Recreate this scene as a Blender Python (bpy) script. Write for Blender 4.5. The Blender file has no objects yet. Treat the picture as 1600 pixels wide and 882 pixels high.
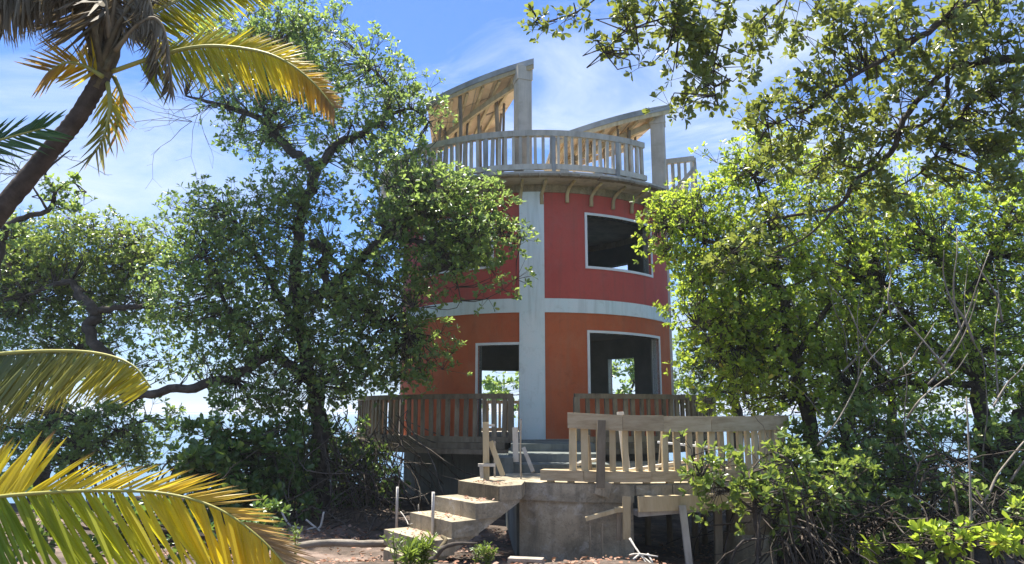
import bpy, math, random
import numpy as np
from mathutils import Vector, Matrix

random.seed(7)
RNG = np.random.default_rng(11)
scene = bpy.context.scene
COL = scene.collection
R_ = math.radians

# ------------------------------------------------------------------ camera
CAM = Vector((0, 0, 1.7))
F = 1150.0
PITCH = math.atan(204 / 1150)
cam_d = bpy.data.cameras.new('camera')
cam_d.sensor_width = 36
cam_d.lens = F / 1600 * 36
cam_d.clip_start = 0.05
cam_d.clip_end = 12000
cam = bpy.data.objects.new('camera', cam_d)
COL.objects.link(cam)
cam.location = CAM
cam.rotation_euler = (math.pi / 2 + PITCH, 0, 0)
scene.camera = cam

# ------------------------------------------------------------------ sky, sun, exposure
SUN_EL = 71.0
SUN_AZ = -32.0          # degrees from +Y (view direction), negative to the left
w = bpy.data.worlds.new('World')
scene.world = w
w.use_nodes = True
nt = w.node_tree
nt.nodes.clear()
out = nt.nodes.new('ShaderNodeOutputWorld')
bg = nt.nodes.new('ShaderNodeBackground')
sky = nt.nodes.new('ShaderNodeTexSky')
sky.sky_type = 'NISHITA'
sky.sun_disc = False
sky.sun_elevation = R_(SUN_EL)
sky.sun_rotation = R_(SUN_AZ)
sky.air_density = 1.0
sky.dust_density = 0.3
sky.ozone_density = 2.5
tc = nt.nodes.new('ShaderNodeTexCoord')
mp = nt.nodes.new('ShaderNodeMapping')
mp.inputs['Scale'].default_value = (1.5, 1.5, 4.5)
mp.inputs['Rotation'].default_value = (0.25, -0.18, 0.3)
nz = nt.nodes.new('ShaderNodeTexNoise')
nz.inputs['Scale'].default_value = 1.7
nz.inputs['Detail'].default_value = 9
nz.inputs['Roughness'].default_value = 0.62
nz.inputs['Distortion'].default_value = 0.9
rp = nt.nodes.new('ShaderNodeValToRGB')
rp.color_ramp.elements[0].position = 0.43
rp.color_ramp.elements[0].color = (0.03, 0.03, 0.03, 1)
rp.color_ramp.elements[1].position = 0.68
rp.color_ramp.elements[1].color = (0.85, 0.85, 0.85, 1)
mx = nt.nodes.new('ShaderNodeMix')
mx.data_type = 'RGBA'
mx.inputs[7].default_value = (3.5, 4.0, 4.7, 1)
tint = nt.nodes.new('ShaderNodeMix')
tint.data_type = 'RGBA'
tint.blend_type = 'MULTIPLY'
tint.inputs[0].default_value = 1
tint.inputs[7].default_value = (0.41, 0.57, 0.84, 1)
# pale sea haze towards the horizon, the same all round
sx = nt.nodes.new('ShaderNodeSeparateXYZ')
hz = nt.nodes.new('ShaderNodeMapRange')
hz.interpolation_type = 'SMOOTHSTEP'
hz.inputs['From Min'].default_value = -0.02
hz.inputs['From Max'].default_value = 0.20
hz.inputs['To Min'].default_value = 0.85
hz.inputs['To Max'].default_value = 0.0
hm = nt.nodes.new('ShaderNodeMix')
hm.data_type = 'RGBA'
hm.inputs[7].default_value = (2.7, 3.5, 4.5, 1)
nt.links.new(tc.outputs['Generated'], sx.inputs[0])
nt.links.new(sx.outputs['Z'], hz.inputs['Value'])
nt.links.new(tc.outputs['Generated'], mp.inputs['Vector'])
nt.links.new(mp.outputs['Vector'], nz.inputs['Vector'])
nt.links.new(nz.outputs['Fac'], rp.inputs['Fac'])
nt.links.new(rp.outputs['Color'], mx.inputs[0])
nt.links.new(sky.outputs['Color'], tint.inputs[6])
nt.links.new(tint.outputs[2], mx.inputs[6])
nt.links.new(mx.outputs[2], hm.inputs[6])
nt.links.new(hz.outputs[0], hm.inputs[0])
nt.links.new(hm.outputs[2], bg.inputs['Color'])
nt.links.new(bg.outputs['Background'], out.inputs['Surface'])
bg.inputs['Strength'].default_value = 0.10

sun_d = bpy.data.lights.new('sun', 'SUN')
sun_d.energy = 5.0
sun_d.angle = R_(0.53)
sun_d.color = (1.0, 0.95, 0.86)
sun = bpy.data.objects.new('sun', sun_d)
COL.objects.link(sun)
sv = Vector((math.sin(R_(SUN_AZ)) * math.cos(R_(SUN_EL)), math.cos(R_(SUN_AZ)) * math.cos(R_(SUN_EL)), math.sin(R_(SUN_EL))))
sun.rotation_euler = sv.to_track_quat('Z', 'Y').to_euler()
sun.location = (0, 0, 30)

scene.view_settings.view_transform = 'Standard'
scene.view_settings.look = 'None'
scene.view_settings.exposure = 1.38
scene.view_settings.gamma = 1
scene.cycles.max_bounces = 8
scene.cycles.transmission_bounces = 6

# ------------------------------------------------------------------ materials
def new_mat(name):
    m = bpy.data.materials.new(name)
    m.use_nodes = True
    t = m.node_tree
    t.nodes.clear()
    o = t.nodes.new('ShaderNodeOutputMaterial')
    return m, t, o

def N(t, kind, **kw):
    n = t.nodes.new(kind)
    for k, v in kw.items():
        if k in n.inputs:
            n.inputs[k].default_value = v
        else:
            setattr(n, k, v)
    return n

def ramp(t, stops):
    r = t.nodes.new('ShaderNodeValToRGB')
    e = r.color_ramp.elements
    while len(e) < len(stops):
        e.new(0.5)
    for i, (p, c) in enumerate(stops):
        e[i].position = p
        e[i].color = (*c, 1)
    return r

def surface(name, stops, scale=3.0, stretch=(1, 1, 1), rough=0.85, bump=0.3, bump_scale=None, spec=0.25, streak=None, detail=8, grain=None, fade=None):
    """noise-coloured rough surface; streak = (colour, amount) adds vertical run marks; grain varies per object"""
    m, t, o = new_mat(name)
    tc = N(t, 'ShaderNodeTexCoord')
    mp = N(t, 'ShaderNodeMapping', Scale=stretch)
    t.links.new(tc.outputs['Object'], mp.inputs['Vector'])
    vec = mp.outputs['Vector']
    if grain:
        oi = N(t, 'ShaderNodeObjectInfo')
        ad = N(t, 'ShaderNodeVectorMath', operation='MULTIPLY_ADD')
        cb = N(t, 'ShaderNodeCombineXYZ')
        for i in range(3):
            t.links.new(oi.outputs['Random'], cb.inputs[i])
        ad.inputs[1].default_value = (37, 53, 71)
        t.links.new(cb.outputs[0], ad.inputs[0])
        t.links.new(vec, ad.inputs[2])
        vec = ad.outputs[0]
    nz = N(t, 'ShaderNodeTexNoise', Scale=scale, Detail=detail, Roughness=0.65)
    t.links.new(vec, nz.inputs['Vector'])
    rp = ramp(t, stops)
    t.links.new(nz.outputs['Fac'], rp.inputs['Fac'])
    col = rp.outputs['Color']
    if streak:
        mp2 = N(t, 'ShaderNodeMapping', Scale=(5, 5, 0.35))
        t.links.new(tc.outputs['Object'], mp2.inputs['Vector'])
        n2 = N(t, 'ShaderNodeTexNoise', Scale=1.6, Detail=5, Roughness=0.6)
        t.links.new(mp2.outputs['Vector'], n2.inputs['Vector'])
        r2 = ramp(t, [(0.5, (0, 0, 0)), (0.75, (streak[1],) * 3)])
        t.links.new(n2.outputs['Fac'], r2.inputs['Fac'])
        mm = N(t, 'ShaderNodeMix', data_type='RGBA')
        mm.inputs[7].default_value = (*streak[0], 1)
        t.links.new(r2.outputs['Color'], mm.inputs[0])
        t.links.new(col, mm.inputs[6])
        col = mm.outputs[2]
    if fade:
        for sc_, colr, lo, hi, am in fade:
            n3 = N(t, 'ShaderNodeTexNoise', Scale=sc_, Detail=9, Roughness=0.72, Distortion=0.6)
            t.links.new(tc.outputs['Object'], n3.inputs['Vector'])
            r3 = ramp(t, [(lo, (0, 0, 0)), (hi, (am,) * 3)])
            t.links.new(n3.outputs['Fac'], r3.inputs['Fac'])
            m3 = N(t, 'ShaderNodeMix', data_type='RGBA')
            m3.inputs[7].default_value = (*colr, 1)
            t.links.new(r3.outputs['Color'], m3.inputs[0])
            t.links.new(col, m3.inputs[6])
            col = m3.outputs[2]
    if grain:
        hs = N(t, 'ShaderNodeHueSaturation')
        ma = N(t, 'ShaderNodeMapRange')
        ma.inputs['To Min'].default_value = 1 - grain
        ma.inputs['To Max'].default_value = 1 + grain
        t.links.new(oi.outputs['Random'], ma.inputs['Value'])
        t.links.new(ma.outputs[0], hs.inputs['Value'])
        t.links.new(col, hs.inputs['Color'])
        col = hs.outputs['Color']
    b = N(t, 'ShaderNodeBsdfPrincipled')
    b.inputs['Roughness'].default_value = rough
    b.inputs['Specular IOR Level'].default_value = spec
    t.links.new(col, b.inputs['Base Color'])
    nb = N(t, 'ShaderNodeTexNoise', Scale=bump_scale or scale * 5, Detail=6, Roughness=0.7)
    t.links.new(vec, nb.inputs['Vector'])
    bp = N(t, 'ShaderNodeBump', Strength=bump, Distance=0.02)
    t.links.new(nb.outputs['Fac'], bp.inputs['Height'])
    t.links.new(bp.outputs['Normal'], b.inputs['Normal'])
    t.links.new(b.outputs[0], o.inputs['Surface'])
    return m

def leaf_material(name, stops, trans=(0.5, 0.6, 0.08), tfac=0.35, rough=0.38, spec=0.5):
    m, t, o = new_mat(name)
    g = N(t, 'ShaderNodeNewGeometry')
    rp = ramp(t, stops)
    t.links.new(g.outputs['Random Per Island'], rp.inputs['Fac'])
    b = N(t, 'ShaderNodeBsdfPrincipled')
    b.inputs['Roughness'].default_value = rough
    b.inputs['Specular IOR Level'].default_value = spec
    t.links.new(rp.outputs['Color'], b.inputs['Base Color'])
    tr = N(t, 'ShaderNodeBsdfTranslucent')
    mx = N(t, 'ShaderNodeMix', data_type='RGBA')
    mx.inputs[0].default_value = 0.62
    mx.inputs[7].default_value = (*trans, 1)
    t.links.new(rp.outputs['Color'], mx.inputs[6])
    t.links.new(mx.outputs[2], tr.inputs['Color'])
    ms = N(t, 'ShaderNodeMixShader')
    ms.inputs[0].default_value = tfac
    t.links.new(b.outputs[0], ms.inputs[1])
    t.links.new(tr.outputs[0], ms.inputs[2])
    t.links.new(ms.outputs[0], o.inputs['Surface'])
    return m

def frond_material(name, tip, tfac=0.5):
    """leaflet colour from the object colour, dry tip along the leaflet (attribute 'along')"""
    m, t, o = new_mat(name)
    oi = N(t, 'ShaderNodeObjectInfo')
    at = N(t, 'ShaderNodeAttribute', attribute_name='along')
    ad = N(t, 'ShaderNodeMath', operation='MULTIPLY_ADD')
    t.links.new(oi.outputs['Random'], ad.inputs[0])
    ad.inputs[1].default_value = 0.28
    t.links.new(at.outputs['Fac'], ad.inputs[2])
    mr = N(t, 'ShaderNodeMapRange')
    mr.inputs['From Min'].default_value = 0.93
    mr.inputs['From Max'].default_value = 1.2
    t.links.new(ad.outputs[0], mr.inputs['Value'])
    mx = N(t, 'ShaderNodeMix', data_type='RGBA')
    t.links.new(mr.outputs[0], mx.inputs[0])
    t.links.new(oi.outputs['Color'], mx.inputs[6])
    mx.inputs[7].default_value = (*tip, 1)
    tc = N(t, 'ShaderNodeTexCoord')
    mp = N(t, 'ShaderNodeMapping', Scale=(3, 60, 60))
    t.links.new(tc.outputs['Object'], mp.inputs['Vector'])
    nz = N(t, 'ShaderNodeTexNoise', Scale=1.0, Detail=4)
    t.links.new(mp.outputs['Vector'], nz.inputs['Vector'])
    hs = N(t, 'ShaderNodeHueSaturation')
    m2 = N(t, 'ShaderNodeMapRange')
    m2.inputs['To Min'].default_value = 0.6
    m2.inputs['To Max'].default_value = 1.35
    t.links.new(nz.outputs['Fac'], m2.inputs['Value'])
    t.links.new(m2.outputs[0], hs.inputs['Value'])
    t.links.new(mx.outputs[2], hs.inputs['Color'])
    b = N(t, 'ShaderNodeBsdfPrincipled')
    b.inputs['Roughness'].default_value = 0.42
    b.inputs['Specular IOR Level'].default_value = 0.45
    t.links.new(hs.outputs[0], b.inputs['Base Color'])
    tr = N(t, 'ShaderNodeBsdfTranslucent')
    t.links.new(hs.outputs[0], tr.inputs['Color'])
    ms = N(t, 'ShaderNodeMixShader')
    ms.inputs[0].default_value = tfac
    t.links.new(b.outputs[0], ms.inputs[1])
    t.links.new(tr.outputs[0], ms.inputs[2])
    t.links.new(ms.outputs[0], o.inputs['Surface'])
    return m

M = {}
M['red'] = surface('red paint', [(0.25, (0.460, 0.080, 0.064)), (0.55, (0.524, 0.098, 0.077)), (0.8, (0.471, 0.118, 0.091))], 1.3, rough=0.8, bump=0.2, streak=((0.27, 0.10, 0.075), 0.5), fade=[(0.9, (0.48, 0.15, 0.13), 0.50, 0.70, 0.45), (5, (0.26, 0.075, 0.06), 0.55, 0.75, 0.5), (26, (0.30, 0.09, 0.075), 0.54, 0.7, 0.35)])
M['orange'] = surface('orange paint', [(0.25, (0.471, 0.106, 0.040)), (0.55, (0.541, 0.136, 0.051)), (0.8, (0.506, 0.159, 0.077))], 1.3, rough=0.8, bump=0.2, streak=((0.32, 0.13, 0.07), 0.5), fade=[(0.9, (0.50, 0.20, 0.11), 0.48, 0.68, 0.5), (5, (0.28, 0.085, 0.035), 0.55, 0.75, 0.5), (26, (0.30, 0.10, 0.05), 0.54, 0.7, 0.35)])
M['trim'] = surface('pale blue paint', [(0.3, (0.687, 0.825, 0.835)), (0.7, (0.801, 0.850, 0.850))], 1.5, rough=0.75, bump=0.2, streak=((0.38, 0.45, 0.42), 0.5), fade=[(4, (0.44, 0.50, 0.47), 0.55, 0.75, 0.6)])
M['white'] = surface('white paint', [(0.3, (0.72, 0.74, 0.73)), (0.7, (0.82, 0.83, 0.82))], 4, rough=0.6, bump=0.15)
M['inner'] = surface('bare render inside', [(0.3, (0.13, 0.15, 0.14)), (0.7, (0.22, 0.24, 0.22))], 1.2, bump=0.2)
M['concrete'] = surface('weathered concrete', [(0.22, (0.127, 0.104, 0.068)), (0.45, (0.360, 0.297, 0.199)), (0.62, (0.456, 0.386, 0.271)), (0.85, (0.551, 0.485, 0.371))], 1.6, rough=0.92, bump=0.5, streak=((0.13, 0.115, 0.08), 0.7), fade=[(1.1, (0.13, 0.12, 0.09), 0.48, 0.64, 0.7), (3.5, (0.56, 0.53, 0.46), 0.54, 0.68, 0.6), (9, (0.10, 0.09, 0.065), 0.56, 0.7, 0.6), (38, (0.12, 0.105, 0.08), 0.52, 0.66, 0.55)])
M['grey'] = surface('grey concrete', [(0.25, (0.304, 0.267, 0.202)), (0.5, (0.490, 0.436, 0.349)), (0.8, (0.606, 0.544, 0.446))], 2.0, rough=0.9, bump=0.45, streak=((0.16, 0.16, 0.14), 0.5))
M['dark_conc'] = surface('dark green-grey concrete', [(0.25, (0.07, 0.085, 0.075)), (0.55, (0.15, 0.165, 0.15)), (0.8, (0.22, 0.23, 0.21))], 1.3, rough=0.9, bump=0.4, streak=((0.05, 0.06, 0.05), 0.7))  # dark greenish grey for foundation, inner steps and side wall
M['fresh_wood'] = surface('pale timber', [(0.25, (0.339, 0.247, 0.130)), (0.5, (0.488, 0.386, 0.225)), (0.8, (0.594, 0.495, 0.311))], 2.2, (4, 4, 0.6), 0.85, 0.4, grain=0.18)
M['rail_wood'] = surface('rail timber', [(0.25, (0.286, 0.208, 0.114)), (0.5, (0.445, 0.346, 0.211)), (0.8, (0.551, 0.455, 0.299))], 2.4, (1.2, 1.2, 7), 0.88, 0.45, grain=0.15)
M['grey_wood'] = surface('weathered grey timber', [(0.25, (0.297, 0.262, 0.205)), (0.5, (0.485, 0.444, 0.368)), (0.8, (0.621, 0.575, 0.486))], 2.5, (3, 3, 0.8), 0.9, 0.4, grain=0.22)
M['brown_wood'] = surface('brown timber', [(0.25, (0.112, 0.088, 0.060)), (0.5, (0.224, 0.183, 0.126)), (0.8, (0.325, 0.277, 0.204))], 2.5, (3, 3, 0.8), 0.9, 0.4, grain=0.25)
M['ply'] = surface('plywood formwork', [(0.2, (0.52, 0.36, 0.21)), (0.5, (0.70, 0.53, 0.35)), (0.8, (0.76, 0.63, 0.46))], 1.3, (1, 3, 1), 0.8, 0.25, grain=0.14)
M['fascia'] = surface('weathered board', [(0.25, (0.172, 0.171, 0.159)), (0.5, (0.315, 0.319, 0.303)), (0.8, (0.458, 0.461, 0.446))], 2.0, rough=0.9, bump=0.4)
M['bark'] = surface('mangrove bark', [(0.25, (0.022, 0.018, 0.014)), (0.5, (0.060, 0.050, 0.040)), (0.8, (0.14, 0.12, 0.10))], 5, rough=0.95, bump=0.7)
M['root'] = surface('prop roots', [(0.25, (0.03, 0.025, 0.02)), (0.5, (0.075, 0.062, 0.05)), (0.8, (0.17, 0.15, 0.125))], 4, rough=0.9, bump=0.5)
M['pale_stem'] = surface('pale stem', [(0.3, (0.16, 0.135, 0.105)), (0.7, (0.30, 0.265, 0.22))], 5, rough=0.9, bump=0.4)
M['palm_bark'] = surface('palm bark', [(0.25, (0.03, 0.022, 0.016)), (0.5, (0.085, 0.062, 0.045)), (0.8, (0.17, 0.13, 0.10))], 6, rough=0.95, bump=0.8)
M['sheath'] = surface('palm sheath', [(0.25, (0.05, 0.038, 0.02)), (0.5, (0.13, 0.10, 0.055)), (0.8, (0.22, 0.19, 0.10))], 9, rough=0.8, bump=0.5)
M['rachis'] = surface('frond rib', [(0.3, (0.26, 0.25, 0.06)), (0.7, (0.42, 0.38, 0.10))], 5, rough=0.5, bump=0.2)
M['rachis_dry'] = surface('dry frond rib', [(0.3, (0.16, 0.12, 0.07)), (0.7, (0.30, 0.24, 0.15))], 5, rough=0.8, bump=0.3)
M['litter'] = leaf_material('fallen leaves', [(0.0, (0.20, 0.09, 0.05)), (0.4, (0.32, 0.17, 0.11)), (0.7, (0.42, 0.28, 0.21)), (1.0, (0.14, 0.09, 0.05))], (0.4, 0.2, 0.1), 0.1, 0.7, 0.2)
M['driftwood'] = surface('bleached wood', [(0.3, (0.38, 0.35, 0.30)), (0.7, (0.60, 0.57, 0.51))], 5, rough=0.9, bump=0.3)
M['block'] = surface('concrete block', [(0.3, (0.26, 0.22, 0.175)), (0.7, (0.40, 0.35, 0.29))], 8, rough=0.95, bump=0.6)
M['steel'] = surface('rusty rod', [(0.3, (0.20, 0.17, 0.13)), (0.7, (0.42, 0.38, 0.31))], 8, rough=0.7, bump=0.3)

M['leaf_main'] = leaf_material('glossy mangrove leaf', [(0.0, (0.047, 0.105, 0.031)), (0.4, (0.079, 0.157, 0.042)), (0.75, (0.139, 0.222, 0.049)), (0.93, (0.222, 0.291, 0.055)), (1.0, (0.408, 0.393, 0.066))], (0.47, 0.62, 0.14), 0.52, 0.32, 0.6)
M['leaf_shade'] = leaf_material('shade-darkened mangrove leaf', [(0.0, (0.030, 0.083, 0.022)), (0.5, (0.060, 0.136, 0.032)), (0.9, (0.101, 0.185, 0.036)), (1.0, (0.169, 0.253, 0.041))], (0.30, 0.42, 0.07), 0.35, 0.32, 0.6)  # leaf colour darkened to stand in for the shade of the understory
M['leaf_light'] = leaf_material('yellow green mangrove leaf', [(0.0, (0.067, 0.130, 0.018)), (0.35, (0.127, 0.213, 0.026)), (0.75, (0.194, 0.268, 0.032)), (0.95, (0.288, 0.315, 0.037)), (1.0, (0.574, 0.370, 0.043))], (0.64, 0.80, 0.08), 0.57)
M['leaf_olive'] = leaf_material('olive mangrove leaf', [(0.0, (0.050, 0.079, 0.020)), (0.5, (0.090, 0.130, 0.031)), (0.9, (0.140, 0.182, 0.038)), (1.0, (0.280, 0.253, 0.045))], (0.52, 0.58, 0.09), 0.38, 0.38, 0.6)
M['leaf_fresh'] = leaf_material('fresh mangrove leaf', [(0.0, (0.045, 0.098, 0.020)), (0.5, (0.085, 0.155, 0.029)), (0.9, (0.140, 0.213, 0.036)), (1.0, (0.300, 0.310, 0.045))], (0.50, 0.62, 0.10), 0.42, 0.30, 0.7)
M['weed'] = leaf_material('weed leaf', [(0.0, (0.06, 0.11, 0.02)), (1.0, (0.13, 0.18, 0.04))], (0.45, 0.6, 0.08), 0.35)
M['frond'] = frond_material('palm leaflet', (0.26, 0.12, 0.05), 0.62)
M['frond_green'] = frond_material('green palm leaflet', (0.26, 0.22, 0.05), 0.35)
M['frond_mass'] = leaf_material('yellow-green palm leaflets', [(0.0, (0.24, 0.30, 0.03)), (0.6, (0.50, 0.46, 0.03)), (1.0, (0.66, 0.52, 0.05))], (0.66, 0.58, 0.04), 0.55, 0.42, 0.4)
M['frond_dark'] = leaf_material('dark green palm leaflets', [(0.0, (0.035, 0.09, 0.03)), (1.0, (0.07, 0.14, 0.045))], (0.2, 0.35, 0.06), 0.3, 0.42, 0.4)
M['dead'] = leaf_material('dead palm leaflet', [(0.0, (0.10, 0.08, 0.05)), (0.5, (0.20, 0.165, 0.11)), (1.0, (0.30, 0.26, 0.18))], (0.35, 0.27, 0.14), 0.25, 0.7, 0.2)

# ground: sand, mud and litter
def ground_material():
    m, t, o = new_mat('sandy mud')
    tc = N(t, 'ShaderNodeTexCoord')
    n1 = N(t, 'ShaderNodeTexNoise', Scale=1.1, Detail=9, Roughness=0.7)
    t.links.new(tc.outputs['Object'], n1.inputs['Vector'])
    r = ramp(t, [(0.32, (0.022, 0.016, 0.011)), (0.50, (0.09, 0.064, 0.046)), (0.62, (0.23, 0.165, 0.13)), (0.8, (0.36, 0.29, 0.24))])
    t.links.new(n1.outputs['Fac'], r.inputs['Fac'])
    b = N(t, 'ShaderNodeBsdfPrincipled')
    b.inputs['Roughness'].default_value = 0.95
    t.links.new(r.outputs[0], b.inputs['Base Color'])
    n2 = N(t, 'ShaderNodeTexNoise', Scale=22, Detail=8, Roughness=0.7)
    t.links.new(tc.outputs['Object'], n2.inputs['Vector'])
    bp = N(t, 'ShaderNodeBump', Strength=0.8, Distance=0.04)
    t.links.new(n2.outputs['Fac'], bp.inputs['Height'])
    t.links.new(bp.outputs[0], b.inputs['Normal'])
    t.links.new(b.outputs[0], o.inputs['Surface'])
    return m
M['ground'] = ground_material()

def water_material():
    m, t, o = new_mat('sea water')
    tc = N(t, 'ShaderNodeTexCoord')
    mp = N(t, 'ShaderNodeMapping', Scale=(0.6, 1.6, 1))
    t.links.new(tc.outputs['Object'], mp.inputs['Vector'])
    n1 = N(t, 'ShaderNodeTexNoise', Scale=1.3, Detail=7, Roughness=0.6)
    t.links.new(mp.outputs['Vector'], n1.inputs['Vector'])
    b = N(t, 'ShaderNodeBsdfPrincipled')
    b.inputs['Base Color'].default_value = (0.07, 0.14, 0.21, 1)
    b.inputs['Roughness'].default_value = 0.16
    b.inputs['IOR'].default_value = 1.33
    bp = N(t, 'ShaderNodeBump', Strength=0.5, Distance=0.12)
    t.links.new(n1.outputs['Fac'], bp.inputs['Height'])
    t.links.new(bp.outputs[0], b.inputs['Normal'])
    t.links.new(b.outputs[0], o.inputs['Surface'])
    return m
M['water'] = water_material()

# ------------------------------------------------------------------ helpers
CP, SP = math.cos(PITCH), math.sin(PITCH)
def at(px, py, Y):
    """point of the place seen in direction (px, py) of the photograph, Y metres ahead"""
    u, v = (px - 800) / F, (441 - py) / F
    k = Y / (CP - v * SP)
    return Vector((u * k, Y, 1.7 + (SP + v * CP) * k))
def at_z(px, py, z):
    u, v = (px - 800) / F, (441 - py) / F
    k = (z - 1.7) / (SP + v * CP)
    return Vector((u * k, (CP - v * SP) * k, z))

class MB:
    def __init__(s):
        s.v, s.f = [], []
    def add(s, vs, fs):
        k = len(s.v)
        s.v += [tuple(p) for p in vs]
        s.f += [tuple(i + k for i in f) for f in fs]
        return s
    def box(s, c, ax, ay, az):
        """centre and three half-extent vectors"""
        c, ax, ay, az = Vector(c), Vector(ax), Vector(ay), Vector(az)
        vs = [c + ax * i + ay * j + az * k for k in (-1, 1) for j in (-1, 1) for i in (-1, 1)]
        return s.add(vs, [(0, 2, 3, 1), (4, 5, 7, 6), (0, 1, 5, 4), (2, 6, 7, 3), (0, 4, 6, 2), (1, 3, 7, 5)])
    def bar(s, p0, p1, wid, hei, up=(0, 0, 1)):
        p0, p1 = Vector(p0), Vector(p1)
        d = (p1 - p0)
        t = d.normalized()
        side = t.cross(Vector(up))
        if side.length < 1e-4:
            side = t.cross(Vector((0, 1, 0)))
        side.normalize()
        n = side.cross(t)
        return s.box((p0 + p1) / 2, d / 2, side * wid / 2, n * hei / 2)
    def tube(s, pts, radii, sides=8, cap=True, bump=0.0):
        pts = [Vector(p) for p in pts]
        n = len(pts)
        ref = None
        rings = []
        for i, p in enumerate(pts):
            t = (pts[min(i + 1, n - 1)] - pts[max(i - 1, 0)]).normalized()
            if ref is None:
                ref = t.orthogonal().normalized()
            ref = (ref - t * ref.dot(t))
            ref = ref.normalized() if ref.length > 1e-6 else t.orthogonal().normalized()
            b = t.cross(ref)
            r = radii[i] if hasattr(radii, '__len__') else radii
            rings.append([p + (ref * math.cos(a) + b * math.sin(a)) * r * (1 + bump * random.uniform(-1, 1)) for a in (2 * math.pi * j / sides for j in range(sides))])
        vs = [q for r in rings for q in r]
        fs = []
        for i in range(n - 1):
            for j in range(sides):
                a, b_ = i * sides + j, i * sides + (j + 1) % sides
                fs.append((a, b_, b_ + sides, a + sides))
        if cap:
            fs.append(tuple(range(sides))[::-1])
            fs.append(tuple((n - 1) * sides + j for j in range(sides)))
        return s.add(vs, fs)
    def build(s, name, mat, parent=None, smooth=False):
        me = bpy.data.meshes.new(name)
        me.from_pydata(s.v, [], s.f)
        me.materials.append(mat)
        if smooth:
            me.polygons.foreach_set('use_smooth', [True] * len(me.polygons))
        me.update()
        return link(name, me, parent)

def link(name, me, parent=None, matrix=None):
    o = bpy.data.objects.new(name, me)
    COL.objects.link(o)
    if parent is not None:
        o.parent = parent
        if parent.type == 'EMPTY':
            o.matrix_parent_inverse = Matrix.Translation(-parent.location)
    if matrix is not None:
        o.matrix_basis = matrix
    return o

def thing(name, label, cat, loc, group=None):
    o = bpy.data.objects.new(name, None)
    o.empty_display_size = 0.2
    COL.objects.link(o)
    o.location = loc
    o['label'] = label
    o['category'] = cat
    if group:
        o['group'] = group
    return o

def tag(o, label=None, cat=None, group=None, kind=None):
    for k, v in (('label', label), ('category', cat), ('group', group), ('kind', kind)):
        if v:
            o[k] = v
    return o

def frame_matrix(p, x, z_hint, sx=1, sy=1, sz=1):
    x = Vector(x).normalized()
    y = Vector(z_hint).cross(x)
    if y.length < 1e-5:
        y = x.orthogonal()
    y.normalize()
    z = x.cross(y)
    m = Matrix.Identity(4)
    for i, (a, s) in enumerate(((x, sx), (y, sy), (z, sz))):
        for k in range(3):
            m[k][i] = a[k] * s
    for k in range(3):
        m[k][3] = p[k]
    return m

def spline(pts, n=6):
    """Catmull-Rom through the points"""
    P = [Vector(p) for p in pts]
    P = [P[0] * 2 - P[1]] + P + [P[-1] * 2 - P[-2]]
    res = []
    for i in range(1, len(P) - 2):
        for k in range(n):
            t = k / n
            a, b, c, d = P[i - 1], P[i], P[i + 1], P[i + 2]
            res.append(0.5 * ((2 * b) + (c - a) * t + (2 * a - 5 * b + 4 * c - d) * t * t + (3 * b - a - 3 * c + d) * t ** 3))
    res.append(P[-2])
    return res

# ------------------------------------------------------------------ ground and sea
def land(x, y):
    ex = (x + 0.5) / 15.0
    ey = (y - 6) / 17.5
    r = math.sqrt(ex * ex + ey * ey)
    r += 0.06 * math.sin(3.1 * math.atan2(ey, ex) + 1) + 0.04 * math.sin(7 * math.atan2(ey, ex))
    top = 0.05 - 0.32 * min(1, max(0, (y - 8.6) / 1.8)) + 0.12 * max(0, min(1, (-x - 1) / 2)) * min(1, max(0, (y - 8.6) / 1.8))
    top -= 0.2 * min(1, max(0, (x - 1.2) / 1.6)) * min(1, max(0, (y - 4.5) / 2.5))
    top += 0.05 * math.sin(x * 1.7 + y * 0.9) * math.sin(y * 1.3 - x * 0.6) + 0.02 * math.sin(x * 5.1) * math.sin(y * 4.3)
    k = min(1, max(0, (r - 0.86) / 0.2))
    k = k * k * (3 - 2 * k)
    return top * (1 - k) + (-1.7) * k
b = MB()
xs = [-6000, -600, -120] + [-40 + i * 0.8 for i in range(26)] + [-20 + i * 0.4 for i in range(101)] + [20.8 + i * 0.8 for i in range(25)] + [120, 600, 6000]
ys = [-6000, -600, -120] + [-30 + i * 0.8 for i in range(30)] + [-6 + i * 0.4 for i in range(96)] + [33 + i * 0.8 for i in range(20)] + [120, 600, 9000]
for yy in ys:
    for xx in xs:
        b.v.append((xx, yy, land(xx, yy)))
nx = len(xs)
for j in range(len(ys) - 1):
    for i in range(nx - 1):
        a = j * nx + i
        b.f.append((a, a + 1, a + 1 + nx, a + nx))
tag(b.build('ground', M['ground'], smooth=True), kind='structure')
SEA = -0.62
b = MB().add([(-9000, -9000, SEA), (9000, -9000, SEA), (9000, 11000, SEA), (-9000, 11000, SEA)], [(0, 1, 2, 3)])
tag(b.build('sea', M['water']), kind='structure')

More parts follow.
